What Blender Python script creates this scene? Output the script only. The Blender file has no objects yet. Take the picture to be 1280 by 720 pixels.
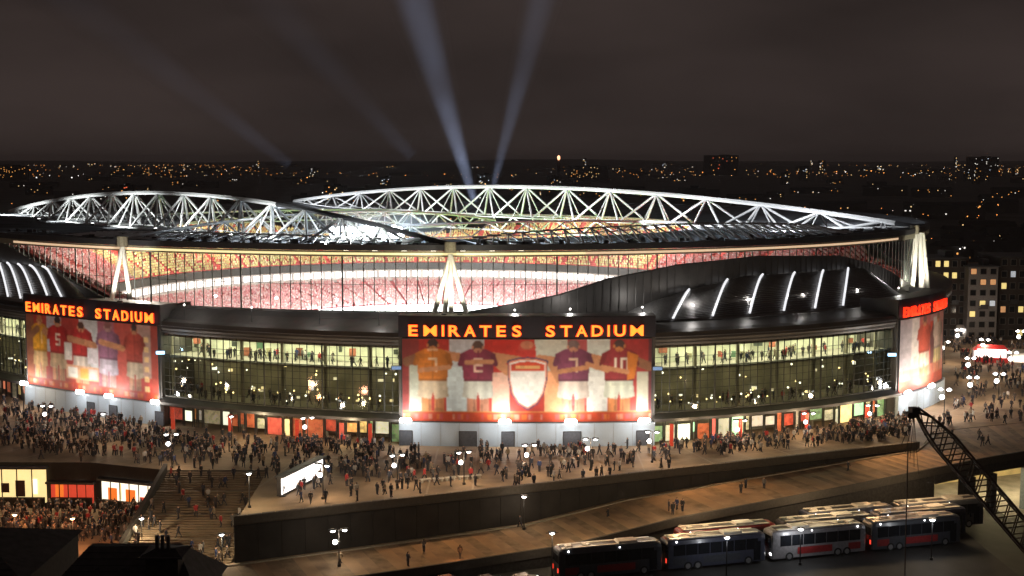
import bpy, bmesh, math, random
import numpy as np
from mathutils import Vector, Matrix
S = bpy.context.scene
COL = S.collection
rnd = random.Random(7)
PI = math.pi
# ------------------------------------------------------------------ camera
FPX, HC = 1600.0, 43.0
PITCH = math.atan(155 / FPX)
ps, pc = math.sin(PITCH), math.cos(PITCH)
cd = bpy.data.cameras.new('camera'); cam = bpy.data.objects.new('camera', cd); COL.objects.link(cam)
cam.location = (0, 0, HC); cam.rotation_euler = (PI / 2 - PITCH, 0, 0)
cd.sensor_width = 36; cd.lens = 36 * FPX / 1280; cd.clip_start = 1; cd.clip_end = 60000
S.camera = cam
# ------------------------------------------------------------------ world: light-polluted night sky
W = bpy.data.worlds.new('World'); S.world = W; W.use_nodes = True
nt = W.node_tree; nt.nodes.clear()
def wn(t, **k):
    n = nt.nodes.new(t)
    for a, b in k.items(): setattr(n, a, b)
    return n
tc = wn('ShaderNodeTexCoord'); sx = wn('ShaderNodeSeparateXYZ'); nt.links.new(tc.outputs['Generated'], sx.inputs[0])
mr = wn('ShaderNodeMapRange'); mr.inputs[1].default_value = -0.02; mr.inputs[2].default_value = 0.5
nt.links.new(sx.outputs['Z'], mr.inputs[0])
cr = wn('ShaderNodeValToRGB'); nt.links.new(mr.outputs[0], cr.inputs[0])
cr.color_ramp.elements[0].color = (0.034, 0.0246, 0.0222, 1); cr.color_ramp.elements[1].color = (0.028, 0.0200, 0.0180, 1)
nz = wn('ShaderNodeTexNoise'); nz.inputs['Scale'].default_value = 3.0; nz.inputs['Detail'].default_value = 5
mp = wn('ShaderNodeMapping'); mp.inputs['Scale'].default_value = (1, 1, 3.5)
nt.links.new(tc.outputs['Generated'], mp.inputs[0]); nt.links.new(mp.outputs[0], nz.inputs[0])
mr2 = wn('ShaderNodeMapRange'); mr2.inputs[1].default_value = 0.3; mr2.inputs[2].default_value = 0.7
mr2.inputs[3].default_value = 0.66; mr2.inputs[4].default_value = 1.34
nt.links.new(nz.outputs[0], mr2.inputs[0])
vm = wn('ShaderNodeVectorMath', operation='SCALE'); nt.links.new(cr.outputs[0], vm.inputs[0]); nt.links.new(mr2.outputs[0], vm.inputs['Scale'])
bg = wn('ShaderNodeBackground'); bg.inputs[1].default_value = 1.0; nt.links.new(vm.outputs[0], bg.inputs[0])
wo = wn('ShaderNodeOutputWorld'); nt.links.new(bg.outputs[0], wo.inputs[0])
# ------------------------------------------------------------------ exposure and sampling
S.view_settings.view_transform = 'Standard'; S.view_settings.look = 'None'
S.view_settings.exposure = 0; S.view_settings.gamma = 1; S.view_settings.use_curve_mapping = False
cy = S.cycles
cy.use_denoising = True; cy.max_bounces = 6; cy.diffuse_bounces = 2; cy.glossy_bounces = 3
cy.transparent_max_bounces = 24; cy.volume_bounces = 0; cy.sample_clamp_indirect = 4; cy.caustics_reflective = False; cy.caustics_refractive = False
# ------------------------------------------------------------------ projection helpers (to read places off a picture)
def at(px, py, z=None, Y=None):
    u = (px - 640) / FPX; v = (360 - py) / FPX
    d = (u, pc + v * ps, -ps + v * pc)
    t = (z - HC) / d[2] if Y is None else Y / d[1]
    return Vector((d[0] * t, d[1] * t, HC + d[2] * t))
def proj(x, y, z):
    z -= HC
    Z = y * pc - z * ps
    return 640 + FPX * x / Z, 360 - FPX * (y * ps + z * pc) / Z
# ------------------------------------------------------------------ materials
MATS = {}
def mat(name, col=(.5, .5, .5), rough=.6, metal=0, emit=0, ecol=None, var=.18, scale=3.0, bump=0.0, sample=None, spec=.5, coat=0):
    if name in MATS: return MATS[name]
    m = bpy.data.materials.new(name); m.use_nodes = True; MATS[name] = m
    t = m.node_tree; b = t.nodes['Principled BSDF']
    b.inputs['Roughness'].default_value = rough; b.inputs['Metallic'].default_value = metal
    b.inputs['Specular IOR Level'].default_value = spec
    if coat: b.inputs['Coat Weight'].default_value = coat
    b.inputs['Base Color'].default_value = (*col, 1)
    if var > 0:
        tcn = t.nodes.new('ShaderNodeTexCoord'); n = t.nodes.new('ShaderNodeTexNoise'); n.inputs['Scale'].default_value = scale; n.inputs['Detail'].default_value = 6
        t.links.new(tcn.outputs['Object'], n.inputs[0])
        r = t.nodes.new('ShaderNodeMapRange'); r.inputs[1].default_value = .3; r.inputs[2].default_value = .7
        r.inputs[3].default_value = 1 - var; r.inputs[4].default_value = 1 + var
        t.links.new(n.outputs[0], r.inputs[0])
        v = t.nodes.new('ShaderNodeVectorMath'); v.operation = 'SCALE'; v.inputs[0].default_value = col
        t.links.new(r.outputs[0], v.inputs['Scale']); t.links.new(v.outputs[0], b.inputs['Base Color'])
        if bump:
            bn = t.nodes.new('ShaderNodeBump'); bn.inputs['Strength'].default_value = bump
            t.links.new(n.outputs[0], bn.inputs['Height']); t.links.new(bn.outputs[0], b.inputs['Normal'])
    if emit:
        b.inputs['Emission Color'].default_value = (*(ecol or col), 1); b.inputs['Emission Strength'].default_value = emit
        m.cycles.emission_sampling = sample or 'NONE'
    return m
def vcmat(name, rough=.7):
    m = mat(name, (.5, .5, .5), rough, var=0); t = m.node_tree
    a = t.nodes.new('ShaderNodeVertexColor'); a.layer_name = 'Col'
    t.links.new(a.outputs[0], t.nodes['Principled BSDF'].inputs['Base Color']); return m
def objcol(name, rough=.7):
    m = mat(name, (.5, .5, .5), rough, var=0); t = m.node_tree
    a = t.nodes.new('ShaderNodeObjectInfo'); t.links.new(a.outputs['Color'], t.nodes['Principled BSDF'].inputs['Base Color']); return m
def glassmat(name, tint, refl=.06, rough=.05, solid=0.0):
    m = bpy.data.materials.new(name); m.use_nodes = True; t = m.node_tree; t.nodes.clear(); MATS[name] = m
    o = t.nodes.new('ShaderNodeOutputMaterial'); tr = t.nodes.new('ShaderNodeBsdfTransparent'); tr.inputs[0].default_value = (*tint, 1)
    g = t.nodes.new('ShaderNodeBsdfGlossy'); g.inputs['Roughness'].default_value = rough; g.inputs[0].default_value = (.8, .85, .9, 1)
    mx = t.nodes.new('ShaderNodeMixShader'); f = t.nodes.new('ShaderNodeFresnel'); f.inputs[0].default_value = 1.45
    a = t.nodes.new('ShaderNodeMath'); a.operation = 'MULTIPLY'; a.inputs[1].default_value = refl / .04
    t.links.new(f.outputs[0], a.inputs[0]); t.links.new(a.outputs[0], mx.inputs[0])
    t.links.new(tr.outputs[0], mx.inputs[1]); t.links.new(g.outputs[0], mx.inputs[2]); t.links.new(mx.outputs[0], o.inputs[0]); return m
# ------------------------------------------------------------------ mesh building
class MB:
    def __init__(s): s.v = []; s.f = []; s.m = []
    def quad(s, a, b, c, d, m=0):
        n = len(s.v); s.v += [tuple(a), tuple(b), tuple(c), tuple(d)]; s.f.append((n, n + 1, n + 2, n + 3)); s.m.append(m); return s
    def poly(s, pts, m=0):
        n = len(s.v); s.v += [tuple(p) for p in pts]; s.f.append(tuple(range(n, n + len(pts)))); s.m.append(m); return s
    def hexa(s, p, m=0):   # 8 corners: bottom 4 (ccw from above), top 4
        n = len(s.v); s.v += [tuple(q) for q in p]
        for f in ((3, 2, 1, 0), (4, 5, 6, 7), (0, 1, 5, 4), (1, 2, 6, 5), (2, 3, 7, 6), (3, 0, 4, 7)):
            s.f.append(tuple(n + i for i in f)); s.m.append(m)
        return s
    def box(s, c, d, rz=0, m=0, taper=1.0):
        x, y, z = (q / 2 for q in d); cs, sn = math.cos(rz), math.sin(rz); P = []
        for k, (zz, t) in enumerate(((-z, 1), (z, taper))):
            for a, b in ((-x, -y), (x, -y), (x, y), (-x, y)):
                a *= t; b *= t
                P.append((c[0] + a * cs - b * sn, c[1] + a * sn + b * cs, c[2] + zz))
        return s.hexa(P, m)
    def beam(s, p, q, r, n=6, r2=None, m=0, caps=True):
        p = Vector(p); q = Vector(q); d = (q - p).normalized(); a = d.orthogonal().normalized(); b = d.cross(a); r2 = r if r2 is None else r2
        k = len(s.v)
        for c, rr in ((p, r), (q, r2)):
            for i in range(n):
                t = 2 * PI * i / n; s.v.append(tuple(c + (a * math.cos(t) + b * math.sin(t)) * rr))
        for i in range(n):
            j = (i + 1) % n; s.f.append((k + i, k + j, k + n + j, k + n + i)); s.m.append(m)
        if caps:
            s.f.append(tuple(k + i for i in reversed(range(n)))); s.m.append(m); s.f.append(tuple(k + n + i for i in range(n))); s.m.append(m)
        return s
    def path(s, pts, r, n=6, m=0):
        for a, b in zip(pts[:-1], pts[1:]): s.beam(a, b, r, n, m=m)
        return s
    def ball(s, c, r, seg=8, ring=5, sz=1.0, m=0):
        k = len(s.v); s.v.append((c[0], c[1], c[2] + r * sz))
        for i in range(1, ring):
            t = PI * i / ring
            for j in range(seg):
                u = 2 * PI * j / seg; s.v.append((c[0] + r * math.sin(t) * math.cos(u), c[1] + r * math.sin(t) * math.sin(u), c[2] + r * sz * math.cos(t)))
        s.v.append((c[0], c[1], c[2] - r * sz)); e = len(s.v) - 1
        for j in range(seg):
            s.f.append((k, k + 1 + j, k + 1 + (j + 1) % seg)); s.m.append(m)
            for i in range(ring - 2):
                a = k + 1 + i * seg; s.f.append((a + j, a + seg + j, a + seg + (j + 1) % seg, a + (j + 1) % seg)); s.m.append(m)
            a = k + 1 + (ring - 2) * seg; s.f.append((a + j, e, a + (j + 1) % seg)); s.m.append(m)
        return s
    def sheet(s, rows, m=0, close=False):  # rows of equal-length point lists
        k = len(s.v); n = len(rows[0])
        for r in rows: s.v += [tuple(p) for p in r]
        for i in range(len(rows) - 1):
            for j in range(n if close else n - 1):
                j2 = (j + 1) % n; s.f.append((k + i * n + j, k + i * n + j2, k + (i + 1) * n + j2, k + (i + 1) * n + j)); s.m.append(m)
        return s
    def mesh(s, name, mats, smooth=False):
        me = bpy.data.meshes.new(name); me.from_pydata(s.v, [], s.f)
        for x in (mats if isinstance(mats, (list, tuple)) else [mats]): me.materials.append(x)
        me.polygons.foreach_set('material_index', s.m)
        if smooth: me.polygons.foreach_set('use_smooth', [True] * len(me.polygons))
        me.update(); return me
def link(name, me, parent=None, loc=(0, 0, 0), rz=0):
    o = bpy.data.objects.new(name, me); COL.objects.link(o); o.location = loc; o.rotation_euler = (0, 0, rz)
    if parent: o.parent = parent
    return o
def obj(name, mb, mats, parent=None, loc=(0, 0, 0), rz=0, smooth=False): return link(name, mb.mesh(name, mats, smooth), parent, loc, rz)
def tag(o, label=None, cat=None, group=None, kind=None):
    for k, v in (('label', label), ('category', cat), ('group', group), ('kind', kind)):
        if v: o[k] = v
    return o
def thing(name, label, cat, loc=(0, 0, 0), rz=0, group=None):
    o = link(name, None, None, loc, rz); o.empty_display_size = .5
    return tag(o, label, cat, group)
KIDS = {}
def copy_tree(o, parent=None, loc=None, rz=None, label=None, group=None):
    c = o.copy(); COL.objects.link(c)
    if parent: c.parent = parent
    if loc is not None: c.location = loc
    if rz is not None: c.rotation_euler = (0, 0, rz)
    if label: c['label'] = label
    if group: c['group'] = group
    if o not in KIDS or len(KIDS[o]) != len(o.children): KIDS[o] = list(o.children)
    for ch in KIDS[o]: copy_tree(ch, c)
    return c
def lamp(kind, loc, power, col=(1, 1, 1), size=.5, target=None, parent=None, angle=None, blend=.5, sizey=None):
    l = bpy.data.lights.new(kind.lower() + '_light', kind); l.energy = power; l.color = col
    if kind == 'AREA':
        l.shape = 'RECTANGLE'; l.size = size; l.size_y = sizey or size
    else: l.shadow_soft_size = size
    if kind == 'SPOT': l.spot_size = angle; l.spot_blend = blend
    o = bpy.data.objects.new(kind.lower() + '_light', l); COL.objects.link(o); o.location = loc
    if target is not None: o.rotation_euler = (Vector(target) - Vector(loc)).to_track_quat('-Z', 'Y').to_euler()
    if parent: o.parent = parent
    return o
# unit brace shared by every truss member
UNIT = {}
def strut(name, p, q, r, m, parent):
    key = (m.name, 6)
    if key not in UNIT: UNIT[key] = MB().beam((0, 0, 0), (0, 0, 1), 1, 6).mesh('strut', m)
    p = Vector(p); q = Vector(q); d = q - p
    o = bpy.data.objects.new(name, UNIT[key]); COL.objects.link(o)
    o.parent = parent; o.location = p; o.rotation_mode = 'QUATERNION'; o.rotation_quaternion = Vector((0, 0, 1)).rotation_difference(d.normalized()); o.scale = (r, r, d.length)
    return o
# ================================================================== STADIUM PLAN
CX, CY, RA, RB, RR = -19.0, 320.3, 111.2, 120.9, .5607
cR, sR = math.cos(RR), math.sin(RR)
def E(th, k=1.0):
    x = RA * k * math.cos(th); y = RB * k * math.sin(th)
    return CX + x * cR - y * sR, CY + x * sR + y * cR
def normal(th):
    x = RB * math.cos(th); y = RA * math.sin(th); l = math.hypot(x, y); x /= l; y /= l
    return x * cR - y * sR, x * sR + y * cR
def rim(th, z, out=0.0, k=1.0):
    x, y = E(th, k); n = normal(th); return (x + n[0] * out, y + n[1] * out, z)
fpts = [at(*p, 16.5) for p in ((40, 391), (205, 407), (502, 422), (658, 423), (815, 422), (1117, 400), (1172, 387))]
FK = []
for q in fpts:
    dx, dy = q.x - CX, q.y - CY; lx = dx * cR + dy * sR; ly = -dx * sR + dy * cR
    FK.append((math.atan2(ly / RB, lx / RA) % (2 * PI), math.hypot(lx / RA, ly / RB)))
FK = [(2.7, 1.03), (3.0, 1.03)] + FK + [(FK[-1][0] + .22, 1.035), (FK[-1][0] + .6, 1.05)]
_t = np.linspace(2.4, 6.4, 801); _m = np.interp(_t, [a for a, b in FK], [b for a, b in FK])
_k = np.ones(13) / 13; _m = np.convolve(np.pad(_m, 6, 'edge'), _k, 'valid')
def F(th, z, out=0.0):
    for t0, t1, p0, p1, nn, bulge in FLAT:      # the mural panels are almost flat
        if t0 - .012 <= th <= t1 + .012:
            u = (th - t0) / (t1 - t0); w = out + bulge * 4 * u * (1 - u)
            return (p0[0] + (p1[0] - p0[0]) * u + nn[0] * w, p0[1] + (p1[1] - p0[1]) * u + nn[1] * w, z)
    x, y = E(th, float(np.interp(th, _t, _m))); n = normal(th); return (x + n[0] * out, y + n[1] * out, z)
FLAT = []
def table(fn, z):
    T = np.linspace(3.0, 5.6, 1041); X = np.array([proj(*fn(t, z))[0] for t in T])
    i = int(np.argmax(X)); j = int(np.argmin(X[:i])); return T[j:i + 1], X[j:i + 1]
_tf = table(F, 10); _tr = table(rim, 26)
def thF(px): return float(np.interp(px, _tf[1], _tf[0]))
for a_, b_, p_, q_, bu in ((40, 205, (40, 391), (205, 407), .5), (502, 815, (502, 422), (815, 422), 1.0), (1117, 1172, (1117, 400), (1172, 387), .8)):
    p_ = at(*p_, 16.5); q_ = at(*q_, 16.5); d_ = (q_ - p_).xy.normalized(); FLAT.append((thF(a_), thF(b_), (p_.x, p_.y), (q_.x, q_.y), (d_.y, -d_.x), bu))
_tf = table(F, 10)
def thR(px): return float(np.interp(px, _tr[1], _tr[0]))
# the top edge of the bowl cladding waves up and down round the stadium
wv = [(0, 28.6), (60, 24.4), (110, 21.1), (132, 19.5), (585, 19.5), (650, 20.9), (700, 22.1), (760, 24.5), (850, 26.5), (950, 27.4), (1050, 26.6), (1100, 24.0), (1135, 19.8)]
WT = [thR(p) for p, z in wv]; WZ = [z for p, z in wv]
WT = [2.75, 2.95, 3.2] + WT + [5.75, 5.95, 6.25]; WZ = [19.5, 19.5, 27.5] + WZ + [19.5, 26.5, 27.5]
def wave(th):
    t = th % (2 * PI)
    if t < 2.75:   # far side, out of sight from the podium
        return 23.5 + 4 * math.cos(4 * (t - 2.75) + PI)
    return float(np.interp(t, WT, WZ))
# ------------------------------------------------------------------ materials in use
M_dark = mat('dark_cladding', (.11, .105, .10), .45, .3, scale=.4)
M_roof = mat('roof_sheet', (.15, .155, .17), .45, .4, var=.35, scale=.09)
M_white = mat('white_steel', (.8, .81, .82), .4, 0, var=.06)
M_dsteel = mat('dark_steel', (.05, .05, .055), .5, .2)
M_cream = mat('cream_steel', (.34, .31, .22), .5)
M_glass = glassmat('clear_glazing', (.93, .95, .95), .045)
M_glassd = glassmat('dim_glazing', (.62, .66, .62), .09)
M_conc = mat('concrete', (.30, .28, .26), .85, var=.25, scale=.5, bump=.1)
M_wbase = mat('white_render', (.52, .62, .72), .6, var=.08, scale=.3)
M_black = mat('black_metal', (.018, .018, .02), .5)
# ================================================================== GROUND
def struct(name, mb, m, **k): return tag(obj(name, mb, m, **k), kind='structure')
M_terrain = mat('night_ground', (.07, .068, .062), .95, var=.5, scale=.02)
tb = MB()
NX, NY = 60, 70
ys = [-300 + 600 * (i / 30) for i in range(31)] + [300 * (1.14 ** i) for i in range(1, 37)]
rows = []
for y in ys:
    row = []
    for j in range(NX + 1):
        a = (j / NX - .5) * 2; x = a * (700 + abs(y) * .9)
        h = -8.2
        if y > 1500:
            k = min(1, (y - 1500) / 5000); h += k * (44 + 10 * math.sin(x * .0011 + 1.3) + 6 * math.sin(x * .0031 + y * .0007)) + min(1, max(0, (y - 6500) / 3000)) * 30
        row.append((x, y, h))
    rows.append(row)
tb.sheet(rows)
struct('terrain', tb, M_terrain)
# paved podium round the stadium (top z = 0), with the edge that the ramp runs along
PW0, PW1 = at(292, 657, 0), at(1150, 561, 0)
def wall_line(t): return PW0.lerp(PW1, t)
PW2 = wall_line(1.0)
pod = [(-330, 185.5), (-61, 182), (-48.5, 177.2), (-34.4, 177.2), (PW0.x, PW0.y), (PW2.x, PW2.y), (68, 203.5), (140, 234), (330, 320), (330, 560), (-330, 560)]
def inside(x, y, P):
    c = False; n = len(P)
    for i in range(n):
        a, b = P[i][:2], P[(i + 1) % n][:2]
        if (a[1] > y) != (b[1] > y) and x < (b[0] - a[0]) * (y - a[1]) / (b[1] - a[1]) + a[0]: c = not c
    return c
M_pave = mat('podium_paving', (.27, .185, .11), .8, var=.28, scale=.25, bump=.15)
pb = MB()
pb.poly([(x, y, 0) for x, y in pod])
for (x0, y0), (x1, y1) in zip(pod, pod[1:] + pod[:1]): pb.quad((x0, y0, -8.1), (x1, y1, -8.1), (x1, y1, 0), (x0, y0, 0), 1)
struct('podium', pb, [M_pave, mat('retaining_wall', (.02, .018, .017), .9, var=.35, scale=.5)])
# ring of paving joints: radial bands of lighter slabs
bands = MB()
for i in range(44):
    t = 3.15 + 2.1 * i / 43; a = F(t, .004, 3.0); b = F(t + .0022, .004, 3.0); c = F(t + .0022, .004, 30); d = F(t, .004, 30)
    if all(inside(p[0], p[1], pod) for p in (c, d)): bands.quad(d, c, b, a)
    else:
        for L in (8, 12, 16, 20, 25):
            c = F(t + .0022, .004, L); d = F(t, .004, L)
            if not inside(c[0], c[1], pod): break
            ok = (c, d)
        if inside(*F(t, 0, 8)[:2], pod): bands.quad(ok[1], ok[0], b, a)
for L in (6, 11, 16.5, 22):
    for i in range(240):
        t0 = 3.15 + 2.1 * i / 240; t1 = 3.15 + 2.1 * (i + 1) / 240
        P = [F(t0, .008, L + .22), F(t1, .008, L + .22), F(t1, .008, L), F(t0, .008, L)]
        if all(inside(p[0], p[1], pod) for p in P): bands.quad(*P)
struct('paving_bands', bands, mat('pale_paving', (.33, .25, .17), .8))
# parapet and coping along the wall, one upstand
def parapet(name, pts, h, w, m, label):
    b = MB()
    for p, q in zip(pts[:-1], pts[1:]):
        p = Vector(p); q = Vector(q); d = (q - p); n = Vector((-d.y, d.x, 0)).normalized() * w / 2
        b.hexa([p - n, q - n, q + n, p + n, p - n + Vector((0, 0, h)), q - n + Vector((0, 0, h)), q + n + Vector((0, 0, h)), p + n + Vector((0, 0, h))])
    return tag(obj(name, b, m), label, 'wall')
off = Vector((-.40, .92, 0)) * .25
par = parapet('parapet_wall', [wall_line(t) + off for t in np.linspace(0, 1, 30)], 1.0, .3, mat('dark_stone', (.055, .048, .04), .85), 'long dark parapet wall along the podium edge above the ramp')
cop = MB()
for t0, t1 in zip(np.linspace(0, 1, 61)[:-1], np.linspace(0, 1, 61)[1:]):
    p = wall_line(t0 + .0008) + off; q = wall_line(t1 - .0008) + off; n = Vector((-.4, .92, 0)) * .22
    obj('coping_stone', MB().hexa([p - n + Vector((0, 0, 1.003)), q - n + Vector((0, 0, 1.003)), q + n + Vector((0, 0, 1.003)), p + n + Vector((0, 0, 1.003)),
        p - n + Vector((0, 0, 1.1)), q - n + Vector((0, 0, 1.1)), q + n + Vector((0, 0, 1.1)), p + n + Vector((0, 0, 1.1))]), mat('coping', (.12, .10, .085), .8), par)
wallp = thing('retaining_wall', 'tall dark panelled retaining wall between the podium and the brown ramp', 'wall', tuple(PW0.xy) + (-8,))
for t0, t1 in zip(np.linspace(0, 1, 37)[:-1], np.linspace(0, 1, 37)[1:]):
    p = wall_line(t0 + .0002); q = wall_line(t1 - .0002); n = Vector((.40, -.92, 0)) * rnd.uniform(.10, .11)
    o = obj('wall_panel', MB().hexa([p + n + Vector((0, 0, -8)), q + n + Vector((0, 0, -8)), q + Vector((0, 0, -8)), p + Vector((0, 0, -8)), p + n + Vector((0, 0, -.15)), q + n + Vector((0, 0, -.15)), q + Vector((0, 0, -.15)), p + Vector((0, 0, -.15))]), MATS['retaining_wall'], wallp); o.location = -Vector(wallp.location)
# ramp rising along the wall
WN = Vector((-(PW1 - PW0).y, (PW1 - PW0).x, 0)).normalized()
RT = [(-.25, -6.0, 14), (-.05, -4.6, 14), (.18, -4.4, 14.1), (.366, -4.05, 14), (.51, -2.3, 14.3), (.765, -1.0, 14), (.9, -.35, 13.2), (.985, -.10, 12.2)]
ri = [wall_line(t) for t, z, w in RT] + [Vector((68.3, 203.6, 0)), Vector((86, 211.1, 0)), Vector((122, 226.4, 0))]
ro = [(wall_line(t) - WN * w, z) for t, z, w in RT] + [(Vector((69.5, 181.6, 0)), -.05), (Vector((82, 188.5, 0)), -.02), (Vector((118, 207, 0)), -.008)]
rb = MB(); n = 14
for i in range(len(ro) - 1):
    for k in range(n):
        a, b = k / n, (k + 1) / n
        o0 = ro[i][0].lerp(ro[i + 1][0], a); o1 = ro[i][0].lerp(ro[i + 1][0], b)
        i0 = ri[i].lerp(ri[i + 1], a); i1 = ri[i].lerp(ri[i + 1], b)
        z0 = ro[i][1] + (ro[i + 1][1] - ro[i][1]) * a; z1 = ro[i][1] + (ro[i + 1][1] - ro[i][1]) * b
        rb.quad((o0.x, o0.y, z0), (o1.x, o1.y, z1), (i1.x, i1.y - .02, z1), (i0.x, i0.y - .02, z0), (i * n + k) % 3)
M_ramp = mat('ramp_paving', (.30, .20, .12), .85, var=.3, scale=.2, bump=.15)
struct('ramp', rb, [M_ramp, mat('ramp_paving_worn', (.255, .175, .11), .8, var=.35, scale=.35, bump=.2), mat('ramp_paving_patch', (.215, .155, .10), .9, var=.4, scale=.6, bump=.2)])
rp = []
for i in range(len(ro) - 1):
    for k in range(5): rp.append(Vector((*ro[i][0].lerp(ro[i + 1][0], k / 5).xy, ro[i][1] + (ro[i + 1][1] - ro[i][1]) * k / 5)))
rp2 = [p for p in rp if p.x < 72]
under = MB()
for p, q in zip(rp[:-1], rp[1:]):
    if q.x < 60: under.quad((p.x, p.y + .3, -8.1), (q.x, q.y + .3, -8.1), (q.x, q.y + .3, q.z), (p.x, p.y + .3, p.z))
    else: under.hexa([(p.x, p.y - .02, p.z - 1.3), (q.x, q.y - .02, q.z - 1.3), (q.x, q.y + .3, q.z - 1.3), (p.x, p.y + .3, p.z - 1.3), (p.x, p.y - .02, p.z - .01), (q.x, q.y - .02, q.z - .01), (q.x, q.y + .3, q.z - .01), (p.x, p.y + .3, p.z - .01)])
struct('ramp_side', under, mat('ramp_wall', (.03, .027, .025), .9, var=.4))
kb = MB()
for i in range(len(ro) - 3):
    a, b = ri[i], ri[i + 1]; za, zb = ro[i][1], ro[i + 1][1]; o_ = -WN * .9; w_ = -WN * 1.2
    A0, B0 = a + o_, b + o_; A1, B1 = a + w_, b + w_
    kb.hexa([(A0.x, A0.y, za), (A1.x, A1.y, za), (B1.x, B1.y, zb), (B0.x, B0.y, zb), (A0.x, A0.y, za + .14), (A1.x, A1.y, za + .14), (B1.x, B1.y, zb + .14), (B0.x, B0.y, zb + .14)])
struct('kerb', kb, mat('kerb_stone', (.30, .26, .21), .85))
par2 = parapet('ramp_parapet', [p + Vector((0, .15, 0)) for p in rp], 1.05, .3, MATS['dark_stone'], 'dark low parapet on the outer edge of the brown ramp')
# lower plaza on the left, and the steps down to it
pl = MB(); pl.poly([(-330, 90, -6), (-20, 90, -6), (-20, 150.5, -6), (-34.4, 153.5, -6), (-34.4, 178, -6), (-330, 188, -6)])
struct('lower_plaza', pl, mat('plaza_paving', (.21, .15, .10), .85, var=.35, scale=.3, bump=.1))
st = thing('broad_steps', 'broad brown stone steps with wide landings down from the podium', 'steps', (0, 0, 0))
nst = 36; y0, y1 = 177.2, 152.0
Mst = mat('step_stone', (.23, .165, .105), .85, var=.3, scale=.4)
Mnos = mat('step_nosing', (.28, .21, .145), .8)
for i in range(nst):
    z = -6 * (i + 1) / (nst + 1)
    # landings widen every ninth step
    ya = y0 - (y0 - y1) * (i + .9 * (i // 9)) / (nst + 3.6); yb = y0 - (y0 - y1) * (i + 1 + .9 * ((i + 1) // 9)) / (nst + 3.6)
    b = MB(); b.box((-41.5, (ya + yb) / 2, (z - 6.1) / 2), (14.0, abs(ya - yb) - .004, z + 6.1))
    b.box((-41.5, yb + .08, z + .012), (14.0, .14, .02), m=1)
    obj('step', b, [Mst, Mnos], st)
ck = MB(); ck.hexa([(-49.1, 152, -6.1), (-48.55, 152, -6.1), (-48.55, 177.1, -6.1), (-49.1, 177.1, -6.1), (-49.1, 152, -5.0), (-48.55, 152, -5.0), (-48.55, 177.1, 1.0), (-49.1, 177.1, 1.0)])
obj('cheek_wall', ck, MATS['dark_stone'], st)
# ================================================================== STADIUM
sd = thing('stadium', 'large oval floodlit football stadium with white roof trusses and curved glass sides', 'stadium', (CX, CY, 0))
sd_inv = Vector((-CX, -CY, 0))
def sp(name, mb, m, parent=None, smooth=False):   # part built in world coordinates
    o = obj(name, mb, m, parent or sd, smooth=smooth)
    if parent is None: o.location = sd_inv
    return o
def spe(name):                                      # an empty part that parents sub-parts
    o = link(name, None, sd); o.location = sd_inv; return o
TH = np.linspace(0, 2 * PI, 361)[:-1]
# --- roof: sloping ring with seams, fascia, ring beam, lit eaves
ks = [1.0, .93, .85, .76, .66, .56]
rz = [30.15, 29.8, 29.4, 29.0, 28.6, 28.2]
r = MB(); r.sheet([[rim(t, z, 0, k) for t in TH] for k, z in zip(ks, rz)], close=True)
r.sheet([[rim(t, z - .5, 0, k) for t in TH] for k, z in reversed(list(zip(ks, rz)))], close=True, m=1)
r.sheet([[rim(t, 28.2, 0, .56) for t in TH], [rim(t, 27.7, 0, .56) for t in TH]], close=True, m=1)
sp('roof', r, [M_roof, mat('roof_soffit', (.55, .53, .45), .6)])
for i in range(120):                               # raised seam ribs
    t = 2 * PI * i / 120
    sp('roof_seam', MB().path([rim(t, z + .12, 0, k) for k, z in zip(ks, rz)], .16, 4), M_roof)
fa = MB(); fa.sheet([[rim(t, 29.35, .45) for t in TH], [rim(t, 30.3, .5) for t in TH], [rim(t, 30.3, -.6) for t in TH], [rim(t, 30.1, -.6) for t in TH]], close=True)
fa.sheet([[rim(t, 29.35, -.6) for t in TH], [rim(t, 29.35, .45) for t in TH]], close=True)
sp('roof_fascia', fa, M_dsteel)
rb_ = MB(); rb_.sheet([[rim(t, z, o) for t in TH] for z, o in ((28.38, .1), (28.38, .35), (29.3, .35), (29.3, .1))], close=True)
sp('ring_beam', rb_, M_cream)
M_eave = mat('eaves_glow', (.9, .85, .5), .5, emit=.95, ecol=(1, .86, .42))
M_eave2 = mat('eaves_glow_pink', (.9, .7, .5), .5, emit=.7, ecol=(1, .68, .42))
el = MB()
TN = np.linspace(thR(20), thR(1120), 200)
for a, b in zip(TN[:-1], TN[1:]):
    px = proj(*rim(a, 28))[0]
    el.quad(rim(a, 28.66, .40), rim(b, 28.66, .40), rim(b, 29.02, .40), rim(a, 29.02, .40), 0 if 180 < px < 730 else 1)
sp('eaves_soffit_glow', el, [M_eave, M_eave2])  # emission stands in for light on the soffit; no lamp strip here
# rooftop walkway posts and small fittings along the rim
for i in range(90):
    t = 3.3 + 2.0 * i / 90 + rnd.uniform(-.006, .006); k = rnd.uniform(.9, .985); x, y, z = rim(t, 30.0, 0, k)
    sp('roof_vent', MB().box((x, y, 30.0), (rnd.uniform(.5, 1.8), rnd.uniform(.5, 1.2), rnd.uniform(.5, 1.3)), rnd.uniform(0, 3)), M_roof if i % 3 else M_dsteel)
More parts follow.
